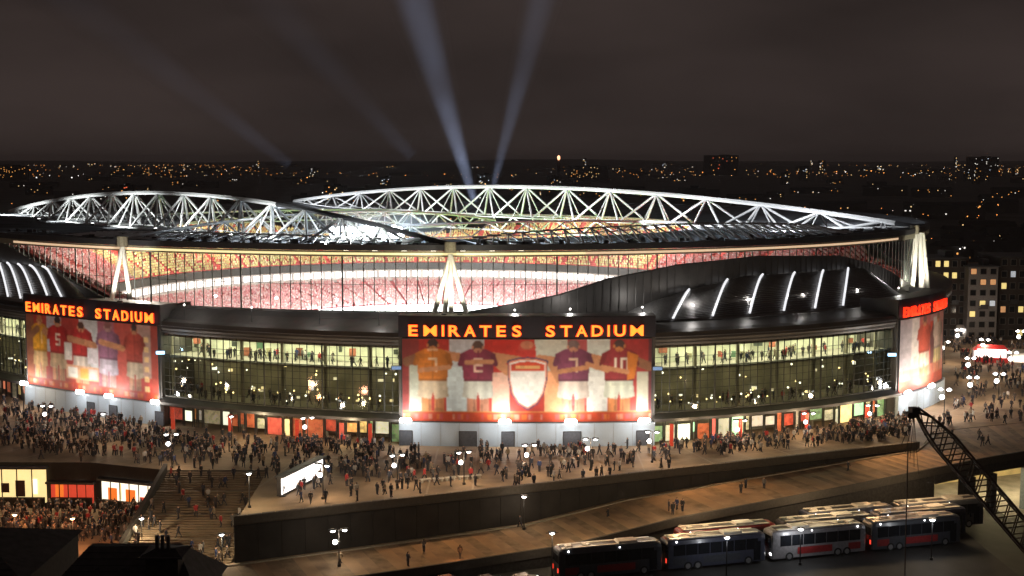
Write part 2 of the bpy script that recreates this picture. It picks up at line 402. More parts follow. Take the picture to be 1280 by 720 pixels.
# --- primary trusses
UD = Vector((-.66, .75, 0)).normalized(); ND = Vector((-.75, -.66, 0)).normalized()
def truss(A, L, ztop, zend, zmid, zbot, npan, rch, rbr, off_n, mtop, lower=True, unlit_end=0):
    t = spe('roof_truss')
    def top(s): return A + UD * (s * L) + Vector((0, 0, zend + (ztop - zend) * (1 - (2 * s - 1) ** 2)))
    def mid(s, side): 
        w = 1 - (2 * s - 1) ** 4
        return A + UD * (s * L) + ND * (off_n * side * w) + Vector((0, 0, zend + (zmid - zend) * min(1, w)))
    def bot(s, side): 
        w = 1 - (2 * s - 1) ** 4
        return A + UD * (s * L) + ND * (off_n * .55 * side * w) + Vector((0, 0, zend + (zbot - zend) * w))
    N = 48
    for k in range(N): 
        m = mtop if k / N > unlit_end else M_dsteel  # dark steel drawn for the unlit near end of the top chord
        strut('top_chord', top(k / N), top((k + 1) / N), rch if k / N > unlit_end else rch, m, t)
    for side in (1, -1):
        for k in range(npan * 2): strut('bottom_chord', mid(k / npan / 2, side), mid((k + 1) / npan / 2, side), rbr * .62, M_white, t)
        for k in range(npan):
            s0, s1, s2 = k / npan, (k + .5) / npan, (k + 1) / npan
            strut('brace', mid(s0, side), top(s1), rbr, M_white, t); strut('brace', top(s1), mid(s2, side), rbr, M_white, t)
            strut('post', top(s1), mid(s1, side), rbr * .6, M_white, t)
            if lower and side == 1 and .12 < s1 < .9:
                strut('brace', mid(s1, side), bot(s0, side), rbr * .8, M_white, t); strut('brace', mid(s1, side), bot(s2, side), rbr * .8, M_white, t)
                strut('brace', mid(s0, side), bot(s0, side), rbr * .7, M_white, t)
    if lower:
        for k in range(npan * 2):
            if .1 < k / npan / 2 < .9: strut('bottom_chord', bot(k / npan / 2, 1), bot((k + 1) / npan / 2, 1), rbr, M_white, t)
    for k in range(1, npan):
        strut('cross_tie', mid(k / npan, 1), mid(k / npan, -1), rbr * .7, M_white, t)
    return top
BN = Vector((80.5, 254.2, 0)); AN = Vector((-10.4, 202.2, 0))
topB = truss(BN, 232, 36.9, 30.6, 28.9, 25.2, 15, .54, .27, 5.0, M_white)
topA = truss(AN, 188, 36.8, 30.4, 29.2, 27.5, 16, .46, .27, 4.0, M_white, lower=False, unlit_end=.26)
# --- secondary trusses across, from the left column and between the primaries
def chordtruss(P, Q, rise, depth, n, r_, name='cross_truss'):
    t = spe(name); P = Vector(P); Q = Vector(Q)
    def T(s): return P.lerp(Q, s) + Vector((0, 0, rise * (1 - (2 * s - 1) ** 2)))
    def Bm(s): return P.lerp(Q, s) + Vector((0, 0, -depth * (1 - (2 * s - 1) ** 4) * .9))
    for k in range(n):
        a, h, b = k / n, (k + .5) / n, (k + 1) / n
        strut('top_chord', T(a), T(b), r_ * 1.3, M_white, t); strut('bottom_chord', Bm(a), Bm(b), r_, M_white, t)
        strut('brace', Bm(a), T(h), r_ * .8, M_white, t); strut('brace', T(h), Bm(b), r_ * .8, M_white, t)
        strut('post', T(h), Bm(h), r_ * .7, M_white, t)
    return t
LC = rim(thR(150), 30.4, -1)
chordtruss(LC, (LC[0] + 62, LC[1] + 92, 29.6), 3.2, 1.0, 12, .2)
mid_b = BN + UD * 60; mid_a = AN + UD * 60
chordtruss((mid_a.x, mid_a.y, 29.4), (mid_b.x, mid_b.y, 29.4), 1.2, 2.0, 11, .2)
chordtruss((AN + UD * 150).to_tuple()[:2] + (29.4,), (BN + UD * 165).to_tuple()[:2] + (29.4,), 1.0, 2.2, 11, .2)
# perimeter truss on the near right roof between the two primary ends
pt = spe('perimeter_truss')
TT = np.linspace(thR(600), thR(1110), 34)
for i, (a, b) in enumerate(zip(TT[:-1], TT[1:])):
    h = (a + b) / 2; w = math.sin(PI * (i + .5) / 33) ** .5; kt = .89; zt = 30.2 + 2.3 * w
    strut('top_chord', rim(a, zt, 0, kt), rim(b, zt, 0, kt), .16, M_white, pt)
    strut('brace', rim(a, 29.9, 0, .95), rim(h, zt, 0, kt), .15, M_white, pt); strut('brace', rim(h, zt, 0, kt), rim(b, 29.9, 0, .95), .15, M_white, pt)
pt2 = spe('perimeter_truss')
TT = np.linspace(thR(40), thR(520), 34)
for i, (a, b) in enumerate(zip(TT[:-1], TT[1:])):
    h = (a + b) / 2; w = math.sin(PI * (i + .5) / 33) ** .5; kt = .89; zt = 30.0 + 1.0 * w
    strut('top_chord', rim(a, zt, 0, kt), rim(b, zt, 0, kt), .13, M_white, pt2)
    strut('brace', rim(a, 29.9, 0, .95), rim(h, zt, 0, kt), .12, M_white, pt2); strut('brace', rim(h, zt, 0, kt), rim(b, 29.9, 0, .95), .12, M_white, pt2)
# --- architectural uplights on the roof for the trusses
def uplight(p, power, target, col=(.92, .96, 1), ang=110):
    o = spe('truss_uplight'); 
    obj('lamp_housing', MB().box(p, (.7, .7, .5)), M_dsteel, o)
    obj('lens', MB().box((p[0], p[1], p[2] + .3), (.5, .5, .1)), mat('uplight_lens', (1, 1, 1), emit=3), o)
    lamp('SPOT', (p[0], p[1], p[2] + .6), power, col, .4, target, o, math.radians(ang), .6)
for s in (.1, .24, .38, .52, .66, .8, .92):
    p = BN + UD * (232 * s) + ND * 19; q = topB(s)
    uplight((p.x, p.y, 30.2 - .8), 29000 if s < .75 else 24000, (q.x, q.y, q.z - 3))
for s in (.10, .26, .42, .58, .74, .9):
    p = AN + UD * (188 * s) + ND * 11; q = topA(s)
    uplight((p.x, p.y, 30.0), 12000, (q.x, q.y, q.z - 3), (.95, 1, .96))
# --- support columns: white raking struts in clusters
M_col = mat('white_column', (.82, .80, .70), .5, var=.04)
def cluster(pts, apex, power, lamps, col, r=.42):
    c = spe('column_cluster')
    for p in pts: obj('column_strut', MB().beam(p, apex(p) if callable(apex) else apex, r, 10, r * .8), M_col, c, smooth=False)
    ax = apex(pts[0]) if callable(apex) else apex
    obj('bearing', MB().beam((ax[0], ax[1], 29.2), (ax[0], ax[1], 30.9), .9, 10), M_cream, c)
    for l in lamps:
        obj('lamp_housing', MB().box((l[0], l[1], l[2] - .45), (.8, .6, .4)), M_dsteel, c)
        lamp('SPOT', l, power, col, .3, (ax[0], ax[1], 27), c, math.radians(100), .7)
def base_at(px, py, Y): return tuple(at(px, py, Y=Y))
ap = tuple(at(563, 318, Y=199.5))
cluster([base_at(543, 391, 199.6), base_at(564, 391, 198.6), base_at(583, 391, 200.2), base_at(556, 391, 201.0)], ap, 4500, [base_at(555, 390, 195.2), base_at(575, 390, 195.2)], (1, .93, .72))
yl = rim(thR(150), 0, 2.6)[1]
apl = tuple(at(153, 306, Y=yl))
cluster([base_at(140, 374, yl - .5), base_at(163, 374, yl - .2)], apl, 5500, [base_at(150, 374, yl - 5)], (1, .97, .9))
yr = rim(thR(1145), 0, 1)[1]
apr = lambda p: tuple(at(1150 - (1150 - proj(*p)[0]) * .35, 291, Y=yr - 1.5))
cluster([base_at(1130, 360, yr - 4), base_at(1140, 362, yr - 3), base_at(1152, 361, yr - 2.5), base_at(1159, 362, yr - 1.0)], apr, 6000, [base_at(1135, 362, yr - 10), base_at(1160, 366, yr - 9)], (1, .95, .8), .55)
# --- bowl cladding under the waving edge, and upper glazing above it
bw = MB(); TH2 = np.linspace(2.6, 6.2, 361)
bw.sheet([[rim(t, 17.0, -.3) for t in TH2], [rim(t, wave(t) * .5 + 8.5, -.05) for t in TH2], [rim(t, wave(t), 0) for t in TH2], [rim(t, wave(t) + .15, 0) for t in TH2], [rim(t, wave(t) + .15, -.6) for t in TH2]])
sp('bowl_wall', bw, M_dark, smooth=True)
for i in range(70):                                # vertical standing seams of the cladding
    t = thR(590) + (thR(1128) - thR(590)) * i / 69
    if wave(t) > 20.2: sp('cladding_seam', MB().path([rim(t, 18.2, .06), rim(t, wave(t), .06)], .07, 4), M_dark)
ug = spe('upper_glazing')
npn = 118; TG = np.linspace(thR(2), thR(1142), npn + 1)
M_mul = mat('mullion', (.05, .055, .05), .5, .3)
for i in range(npn):
    a, b = TG[i], TG[i + 1]; za, zb = wave(a) + .16, wave(b) + .16
    if max(za, zb) < 28.3: obj('pane', MB().quad(rim(a + .0006, za, .05), rim(b - .0006, zb, .05), rim(b - .0006, 28.34, .05), rim(a + .0006, 28.34, .05)), M_glass, ug)
    big = i % 10 == 4
    if za < 28.2: obj('mullion', MB().beam(rim(a, za, .12), rim(a, 28.35, .12), .18 if big else .095, 4), M_mul, ug)
for z in (23.9,):
    obj('transom', MB().path([rim(t, z, .12) for t in TG if wave(t) < z - .2 and t < thR(900)], .05, 4), M_mul, ug)
# --- concourse roof (over the facade) and fascia
TF = np.linspace(2.75, 5.72, 300)
cf = MB(); cf.sheet([[F(t, 15.25, .25) for t in TF], [F(t, 16.2, .7) for t in TF], [F(t, 17.3, .5) for t in TF], [F(t, 17.6, -.8) for t in TF], [rim(t, 18.6, 1.2) for t in TF], [rim(t, 19.3, .1) for t in TF]])
sp('concourse_roof', cf, M_dark)
for z, o in ((15.6, .55), (16.6, .75)):
    sp('fascia_rail', MB().path([F(t, z, o) for t in TF], .07, 4), mat('grey_metal', (.3, .3, .32), .4, .5))
for i, px in enumerate((60, 250, 330, 410, 480, 640, 705, 790, 850, 915, 980, 1045, 1095)):
    t = thR(px); p = rim(t, 19.6, 4.6 if px > 240 else 1.2); o = spe('roof_lamp'); obj('post', MB().beam((p[0], p[1], 18), (p[0], p[1], 20.3), .06, 5), M_dsteel, o)
    obj('lens', MB().ball((p[0], p[1], 20.35), .16, 6, 4), mat('roof_lamp_glow', (1, 1, 1), emit=3, ecol=(1, .95, .85)), o)
    lamp('POINT', (p[0], p[1] - .2, 20.9), 420, (1, .95, .9), .3, None, o)
# --- louvred curved plant roofs with fins whose emission stands in for light on pale ribs
def k_lean(u): return 1 + .8 * u
def shell(px0, px1, ztop, nf, lean, lit, dep=6.0):
    t0, t1 = thR(px0), thR(px1); s = spe('curved_roof')
    TS = np.linspace(t0, t1, 60)
    def ht(t): 
        u = (t - t0) / (t1 - t0); e = min(u / 2.6, 1 - u) if lit else min(u, 1 - u)
        return ztop * min(1, (max(e, 0) / .14)) ** .6 if e < .14 else ztop
    def prof(t, k):   # k 0 at the facade edge, 1 at the bowl wall
        h = ht(t); o = dep * (1 - k) + .35; return rim(t, 18.2 + h * math.sin(k * PI / 2) ** .85, o * (1 if True else 0))
    b = MB(); b.sheet([[prof(t, k) for t in TS] for k in np.linspace(0, 1, 12)])
    obj('roof_skin', b, mat('louvre_skin', (.26, .25, .245), .32, .5, var=.3, scale=.3), s, smooth=True)
    for i in range(1, 28):
        k = i / 28
        obj('louvre', MB().path([Vector(prof(t, k)) + Vector((0, -.05, .06)) for t in TS], .08, 3), mat('louvre_edge', (.5, .5, .5), .3, .7), s)
    for i in range(nf):
        u = (i + .55) / nf * .94; t = t0 + (t1 - t0) * ((.035 + u * .70) if lit else (.30 + u * .72))
        tp = t + lean * k_lean(u)
        pts = [Vector(prof(t + (tp - t) * k, k)) + Vector((0, -.28, .28)) for k in np.linspace(.03, .98, 9)]
        obj('roof_fin', MB().path(pts, .19, 6), mat('glow_fin', (.85, .85, .85), .3, emit=1.0, ecol=(.95, .96, 1)), s)  # glow put into the fins in place of light falling on them
        pass
    return s
shell(778, 1100, 6.0, 6, .050, True)
shell(-90, 112, 6.4, 11, -.045, False, 1.7)
# --- seating bowl
def tier(name, k0, z0, k1, z1, nrow, m, wavy=False):
    b = MB(); rows = []
    for i in range(nrow):
        f0, f1 = i / nrow, (i + 1) / nrow
        ka, kb = k0 + (k1 - k0) * f0, k0 + (k1 - k0) * f1
        def zz(t, f): return z0 + ((wave(t) - .5 if wavy else z1) - z0) * f
        rows.append([rim(t, zz(t, f0), 0, ka) for t in TH[::2]]); rows.append([rim(t, zz(t, f0), 0, kb) for t in TH[::2]]);
    b.sheet(rows, close=True); return sp(name, b, m)
M_seat = mat('red_seats', (.40, .06, .07), .6, var=.45, scale=.5)
M_seat2 = mat('upper_seats', (.42, .06, .05), .6, var=.5, scale=.5)
tier('lower_tier', .42, 2.3, .72, 6.2, 22, M_seat)
tier('upper_tier', .76, 11.6, .965, 27, 24, M_seat2, True)
cb = MB(); cb.sheet([[rim(t, z, 0, k) for t in TH] for k, z in ((.725, 6.1), (.728, 6.9), (.74, 7.0), (.741, 9.4), (.755, 9.5), (.752, 11.6))], close=True)
sp('club_level', cb, mat('club_front', (.42, .38, .36), .5, var=.3, scale=.4))
bx = MB()
for i in range(150):
    t = 2 * PI * i / 150; bx.quad(rim(t + .004, 7.3, -.12, .741), rim(t + .036, 7.3, -.12, .741), rim(t + .036, 9.1, -.12, .741), rim(t + .004, 9.1, -.12, .741))
tag(sp('box_window', bx, mat('box_window_glow', (1, 1, 1), emit=.7, ecol=(1, .92, .85))), kind='stuff')
ab = MB(); ab.sheet([[rim(t, .4, 0, .41) for t in TH], [rim(t, 2.5, 0, .41) for t in TH]], close=True)
sp('advert_board', ab, mat('advert_glow', (.9, .9, .95), emit=1.6, ecol=(.85, .95, 1)))
pf = MB(); pf.poly([rim(t, .3, 0, .412) for t in TH[::4]])
sp('pitch', pf, mat('turf', (.05, .16, .03), .9))
uf = MB(); uf.sheet([[rim(t, 11.7, 0, .742) for t in TH], [rim(t, 9.6, 0, .739) for t in TH]], close=True)
sp('tier_fascia', uf, mat('tier_front', (.02, .018, .014), .5))
# upper-tier soffit lamps: rows of bright fittings
sl = MB()
for i in range(110):
    t = 2 * PI * i / 110; x, y, z = rim(t, 27.6, 0, .80); sl.box((x, y, 27.9), (.9, .9, .4))
tag(sp('soffit_lamp', sl, mat('soffit_lamp_glow', (1, 1, 1), emit=6, ecol=(1, .9, .7))), kind='stuff')
# seated crowd: one mass
cv, cfa, cc = [], [], []
cols = [(.5, .19, .20), (.52, .22, .23), (.55, .38, .38), (.6, .48, .47), (.46, .2, .21), (.5, .3, .29), (.52, .24, .24)]
cols2 = [(.52, .50, .20), (.60, .56, .26), (.48, .46, .18), (.5, .36, .16), (.36, .34, .14), (.6, .58, .34)]
nrng = np.random.default_rng(3)
def sit(t, k, z, cols=cols):
    x, y, _ = rim(t, 0, 0, k); n = len(cv); w, d, h = .26, .2, .62; c = cols[int(nrng.integers(len(cols)))]; z = z + .28
    for zz, s in ((0, 1), (h, .75)):
        for a, b in ((-w, -d), (w, -d), (w, d), (-w, d)): cv.append((x + a * s, y + b * s, z + zz))
    for f in ((0, 1, 5, 4), (1, 2, 6, 5), (2, 3, 7, 6), (3, 0, 4, 7), (4, 5, 6, 7)): cfa.append(tuple(n + i for i in f)); cc.append(c)
    n = len(cv); r_ = .14
    for dx, dy, dz in ((0, 0, .17), (r_, 0, 0), (0, r_, 0), (-r_, 0, 0), (0, -r_, 0), (0, 0, -.15)): cv.append((x + dx, y + dy, z + h + .17 + dz))
    sk = (.45, .27, .22) if nrng.random() < .6 else (.3, .15, .14)
    for f in ((0, 1, 2), (0, 2, 3), (0, 3, 4), (0, 4, 1), (5, 2, 1), (5, 3, 2), (5, 4, 3), (5, 1, 4)): cfa.append(tuple(n + i for i in f)); cc.append(sk)
for i in range(22):
    k = .42 + .30 * (i + .5) / 22; z = 2.3 + 3.9 * i / 22
    for t in np.arange(-.6, 3.6, .0085):
        if nrng.random() < .9 and (t % .11) > .013: sit(t + nrng.uniform(-.002, .002), k, z)
for i in range(24):
    k = .76 + .205 * (i + .5) / 24
    for t in np.arange(-.6, 3.7, .0075):
        if nrng.random() < .85 and (t % .11) > .013 and not (8 < i < 13 and (t % .22) < .035): sit(t + nrng.uniform(-.002, .002), k, 11.6 + (wave(t) - .5 - 11.6) * i / 24, cols2 if .2 < t < 2.3 else cols)
me = bpy.data.meshes.new('seated_crowd'); me.from_pydata(cv, [], cfa)
ca = me.color_attributes.new('Col', 'FLOAT_COLOR', 'CORNER'); arr = []
for f, c in zip(cfa, cc): arr += [(*c, 1)] * len(f)
ca.data.foreach_set('color', np.array(arr, dtype=np.float32).ravel()); me.materials.append(vcmat('crowd_clothes'))
tag(link('seated_crowd', me), 'packed spectators in red and white filling the far stands', 'crowd', None, 'stuff')
# floodlights of the bowl
for i in range(8):
    t = 3.0 + 3.2 * i / 7; x, y, z = rim(t, 27.3, 0, .57); tx, ty, tz = rim(t + PI, 8, 0, .75)
    dv = Vector((tx - x, ty - y, 0)).normalized(); lamp('SPOT', (x, y, z - .6), 480000, (1, .97, .93), 1.2, (x + dv.x, y + dv.y, z - .6 - 1.0), None, math.radians(88.3), .08)
for i in range(9):    # unseen lamps added under the far and left-hand roof to brighten the upper tier
    t = .2 + 3.3 * i / 8; x, y, z = rim(t, 24.5, 0, .80); lamp('POINT', (x, y, z), 17000, (1, .88, .74), .8)
# the bank of floodlights that faces the camera through the truss
fb = spe('floodlight_bank')
c0 = at(458, 291, Y=238)
for i in range(13):
    for j in range(2):
        p = c0 + Vector(((i - 6) * 1.05 + rnd.uniform(-.1, .1), rnd.uniform(-.4, .4), (j - .5) * 1.35 + rnd.uniform(-.2, .2)))
        obj('flood_head', MB().beam(p + Vector((0, 1.3, 0)), p + Vector((0, .5, 0)), .3, 10, .6), M_dsteel, fb)
        obj('flood_lens', MB().ball(p - Vector((0, .05, 0)), .56, 10, 6), mat('flood_glow', (1, 1, 1), emit=30, ecol=(.92, .97, 1)), fb)
obj('flood_gantry', MB().box((c0.x, c0.y + 1, c0.z - 1.9), (15, .6, .3)), M_dsteel, fb)
lamp('POINT', (c0.x, c0.y - 3, c0.z + .8), 9000, (.80, .92, 1), 1.5)
lamp('POINT', (c0.x + 8, c0.y - 1, c0.z + .8), 7000, (.55, .8, 1), 1.5)
MASS = []
# ================================================================== FACADE between the banners
M_floor = mat('concourse_floor', (.35, .33, .28), .7)
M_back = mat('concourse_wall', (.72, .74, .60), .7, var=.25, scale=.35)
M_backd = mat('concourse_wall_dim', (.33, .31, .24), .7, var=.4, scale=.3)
M_strip = mat('concourse_strip', (1, 1, .9), emit=19.0, ecol=(1, .98, .62), sample='FRONT')
M_stripd = mat('concourse_strip_dim', (1, 1, .9), emit=7.0, ecol=(1, .88, .46), sample='FRONT')
shopcols = [(1, .8, .35), (1, .3, .15), (.9, .95, .7), (.5, .9, .5), (1, .55, .2), (.95, .9, .75), (.8, .15, .1)]
def bnorm(t):
    for t0, t1, p0, p1, nn, bu in FLAT:
        if t0 - .012 <= t <= t1 + .012: return nn
    return normal(t)
def glazed(px0, px1, lit_tone=1.0):
    t0, t1 = thF(px0), thF(px1); T = np.linspace(t0, t1, max(6, int((t1 - t0) / .01)))
    g = spe('glazed_facade')
    lev = [4.9, 7.2, 9.5, 11.75, 15.2]
    for z, dep in ((4.75, 7), (11.6, 8), (15.15, 8)):
        b = MB(); b.sheet([[F(t, z, .05) for t in T], [F(t, z, -dep) for t in T]]); b.sheet([[F(t, z - .3, -dep) for t in T], [F(t, z - .3, .05) for t in T], [F(t, z, .05) for t in T]])
        obj('floor_slab', b, M_floor, g)
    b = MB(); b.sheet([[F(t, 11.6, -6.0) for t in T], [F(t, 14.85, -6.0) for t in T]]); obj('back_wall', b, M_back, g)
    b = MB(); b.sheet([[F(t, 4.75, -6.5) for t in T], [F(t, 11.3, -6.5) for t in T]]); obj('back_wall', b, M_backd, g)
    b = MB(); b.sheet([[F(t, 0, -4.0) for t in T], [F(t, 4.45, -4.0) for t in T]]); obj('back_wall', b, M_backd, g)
    b = MB(); b.sheet([[F(t, 14.75, -3.4) for t in T], [F(t, 14.75, -2.4) for t in T]]); obj('ceiling_light', b, M_strip, g)
    b = MB(); b.sheet([[F(t, 11.2, -3.2) for t in T], [F(t, 11.2, -2.7) for t in T]]); obj('ceiling_light', b, M_stripd, g)
    # end walls
    for t in (t0, t1):
        obj('end_wall', MB().quad(F(t, 0, .3), F(t, 0, -7), F(t, 15.2, -7), F(t, 15.2, .3)), M_dark, g)
    n = max(3, round((t1 - t0) * 112 / 2.35)); tt = np.linspace(t0, t1, n + 1)
    for i in range(n):
        a, bb = tt[i] + .0007, tt[i + 1] - .0007
        for z0, z1 in zip(lev[:-1], lev[1:]):
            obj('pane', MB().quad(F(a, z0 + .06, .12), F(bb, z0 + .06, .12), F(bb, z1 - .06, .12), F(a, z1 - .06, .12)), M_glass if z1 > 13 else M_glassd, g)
        obj('mullion', MB().beam(F(tt[i], 4.8, .18), F(tt[i], 15.2, .18), .10 if i % 4 else .16, 4), M_mul, g)
        if i % 3 == 0: obj('column', MB().beam(F(tt[i], 0, -1.6), F(tt[i], 15, -1.6), .3, 8), M_backd, g)
        # stairs, kiosks and screens inside the concourse
        for _ in range(rnd.choice((0, 0, 1, 1, 2))):
            z = 4.8; b = MB(); q = F((a + bb) / 2, z, -rnd.uniform(2.5, 6)); h = rnd.uniform(.8, 1.6)
            q = F(a + (bb - a) * rnd.random(), z, -rnd.uniform(2.5, 6)); b.box((q[0], q[1], z + rnd.choice((.7, 1.1, 1.6, 2.0, 4.2))), (rnd.uniform(.25, .9), .2, rnd.uniform(.2, .5))); obj('concourse_screen', b, mat('screen_glow_%d' % (i % 3), (1, 1, 1), emit=(1.0, 1.4, 1.8)[i % 3], ecol=((1, .8, .45), (1, .72, .3), (1, .95, .8))[i % 3]), g)
        if rnd.random() < .6:
            q = F((a + bb) / 2, 0, -rnd.uniform(4.0, 5.8)); b = MB(); z = 11.6
            b.box((q[0], q[1], z + rnd.uniform(.5, 2.4)), (rnd.uniform(.4, 1.5), .3, rnd.uniform(.6, 1.4))); obj('concourse_panel', b, mat('panel_tone_%d' % (i % 4), ((.05, .06, .05), (.3, .1, .06), (.1, .2, .12), (.35, .33, .2))[i % 4], .6), g)
    for z in lev[:-1]:
        obj('transom', MB().path([F(t, z, .2) for t in T], .09 if z in (4.9, 11.75) else .055, 4), M_mul, g)
    fb_ = MB(); fine = np.linspace(t0, t1, n * 2 + 1)
    for i in range(1, n * 2, 2): fb_.beam(F(fine[i], 4.9, .17), F(fine[i], 15.2, .17), .06, 4)
    for z in (6.0, 8.3, 10.6, 13.4): fb_.path([F(t, z, .17) for t in T], .05, 4)
    tag(obj('glazing_bar', fb_, M_mul, g), kind='stuff')
    for i in range(n * 4):
        p = F(rnd.uniform(t0, t1), 0, -rnd.uniform(1.0, 5.5)); MASS.append((p[0], p[1], 4.8 if i % 3 else 11.62))
    sm = [MB(), MB()]
    for i in range(n * 3):
        p = F(rnd.uniform(t0 + .005, t1 - .005), 0, -rnd.uniform(.6, 5.5)); sm[i % 2].ball((p[0], p[1], rnd.choice((5.6, 6.0, 6.3, 6.6, 7.0, 9.3, 10.6))), rnd.uniform(.10, .2), 5, 4)
    for q, m_ in zip(sm, (mat('small_lamp_warm', (1, .8, .4), emit=5, ecol=(1, .72, .28)), mat('small_lamp_pale', (1, .95, .8), emit=4, ecol=(1, .92, .7)))): tag(obj('small_lamp', q, m_, g), kind='stuff')
    obj('canopy', MB().sheet([[F(t, 3.9, .3) for t in T], [F(t, 3.75, 2.2) for t in T], [F(t, 4.2, 2.2) for t in T], [F(t, 4.7, .3) for t in T]]), M_dark, g)
    # ground floor: lit shopfronts, doors and red posts
    n2 = max(3, round((t1 - t0) * 112 / 1.9)); w_ = np.array([rnd.uniform(.4, 1.8) for _ in range(n2)]); tt = t0 + (t1 - t0) * np.concatenate([[0], np.cumsum(w_) / w_.sum()])
    for i in range(n2):
        a, bb = tt[i] + .0015, tt[i + 1] - .0015; c = rnd.choice(shopcols); e = rnd.choice((0.02, 0.02, .06, .15, .35, .6, 1.0, 1.3))
        z0 = rnd.choice((.1, .9, 1.3)); z1 = rnd.uniform(2.5, 3.3)
        o = obj('shop_window', MB().quad(F(a, z0, -.6), F(bb, z0, -.6), F(bb, z1, -.6), F(a, z1, -.6)), mat('shop_%d_%d' % (shopcols.index(c), int(e * 100)), c, .3, emit=e, ecol=c, var=.5, scale=1.2), g)
        obj('window_frame', MB().path([F(a, 0, -.5), F(a, 3.5, -.5), F(bb, 3.5, -.5), F(bb, 0, -.5)], .09, 4), M_dsteel, o)
        if i % 6 == 1: obj('red_post', MB().box(F(tt[i], 1.7, 2.4), (.55, .55, 3.4), 0), mat('red_panel', (.55, .05, .03), .5, emit=.25, ecol=(1, .1, .04)), g)
    return t0, t1
GL = glazed(-75, 37), glazed(206, 501), glazed(816, 1113)
lamp('POINT', F(thF(330), 3.2, 3.5), 500, (1, .8, .5), .5); lamp('POINT', F(thF(440), 3.2, 3.5), 500, (1, .8, .5), .5)
for px in (850, 920, 990, 1060, 1100): lamp('POINT', F(thF(px), 3.0, 3.5), 420, (1, .75, .45), .5)
# ================================================================== BANNERS
class Art:
    def __init__(s, w, h, bgc):
        s.w, s.h = w, h; s.a = np.zeros((h, w, 3)); s.a[:] = bgc
        s.X, s.Y = np.meshgrid((np.arange(w) + .5) / w, (np.arange(h) + .5) / h)   # y up
    def put(s, mask, c, al=1.0): s.a[mask] = s.a[mask] * (1 - al) + np.array(c) * al
    def rect(s, x0, x1, y0, y1, c, al=1.): s.put((s.X > x0) & (s.X < x1) & (s.Y > y0) & (s.Y < y1), c, al)
    def ell(s, x, y, rx, ry, c, al=1.): s.put(((s.X - x) / rx) ** 2 + ((s.Y - y) / ry) ** 2 < 1, c, al)
    def cap(s, x0, y0, x1, y1, r, c, asp, al=1.):
        dx, dy = (x1 - x0) * asp, y1 - y0; px, py = (s.X - x0) * asp, s.Y - y0
        t = np.clip((px * dx + py * dy) / (dx * dx + dy * dy + 1e-9), 0, 1); s.put((px - t * dx) ** 2 + (py - t * dy) ** 2 < r * r, c, al)
    def poly(s, P, c, al=1.):
        m = np.zeros(s.X.shape, bool); n = len(P)
        for i in range(n):
            (xa, ya), (xb, yb) = P[i], P[(i + 1) % n]
            if ya == yb: continue
            m ^= ((ya > s.Y) != (yb > s.Y)) & (s.X < (xb - xa) * (s.Y - ya) / (yb - ya) + xa)
        s.put(m, c, al)
    def shade(s, x, w, keep):      # printed modelling of a figure: one lit side, folds and muscle
        m = (np.abs(s.a - keep).sum(2) > 1e-6); d = (s.X - x) / w
        f = 1.12 - .75 * np.clip(np.abs(d + .12), 0, .5) ** 1.3 * 1.6
        f *= 1 + .16 * np.sin((s.Y * 9 + d * 5) * 6.3) * (s.Y > .5) * np.abs(d) + .13 * np.sin(d * 24) * (s.Y < .5)
        s.a = np.where(m[..., None], s.a * f[..., None], s.a)
    def finish(s, seed, amt=.10):
        g = np.random.default_rng(seed)
        for sc, k in ((6, .6), (3, .4)):
            n = g.normal(size=(s.h // sc + 2, s.w // sc + 2, 1)); n = np.repeat(np.repeat(n, sc, 0), sc, 1)[:s.h, :s.w]; s.a *= 1 + n * amt * k
        b = s.a.copy()
        for ax in (0, 1): b = (np.roll(b, 1, ax) + 2 * b + np.roll(b, -1, ax)) / 4
        b[0], b[-1], b[:, 0], b[:, -1] = s.a[0], s.a[-1], s.a[:, 0], s.a[:, -1]
        g_ = b.mean(2, keepdims=True); return np.clip((g_ + (b - g_) * 1.08) * .88, 0, 1)
skin, skin2 = (.62, .30, .16), (.30, .14, .08)
def digits(A, txt, x, y, w, h, c):
    seg = {'0': 'abcdef', '1': 'bc', '7': 'abc', '2': 'abged', '5': 'afgcd', '3': 'abgcd', '9': 'abfgcd'}
    for i, ch in enumerate(txt):
        x0 = x + i * w * 1.35
        for sg in seg[ch]:
            tw, thk = w * .26, h * .17
            r_ = {'a': (x0, x0 + w, y + h - thk, y + h), 'g': (x0, x0 + w, y + h / 2 - thk / 2, y + h / 2 + thk / 2), 'd': (x0, x0 + w, y, y + thk),
                 'f': (x0, x0 + tw, y + h / 2, y + h), 'b': (x0 + w - tw, x0 + w, y + h / 2, y + h), 'e': (x0, x0 + tw, y, y + h / 2), 'c': (x0 + w - tw, x0 + w, y, y + h / 2)}[sg]
            A.rect(*r_, c)
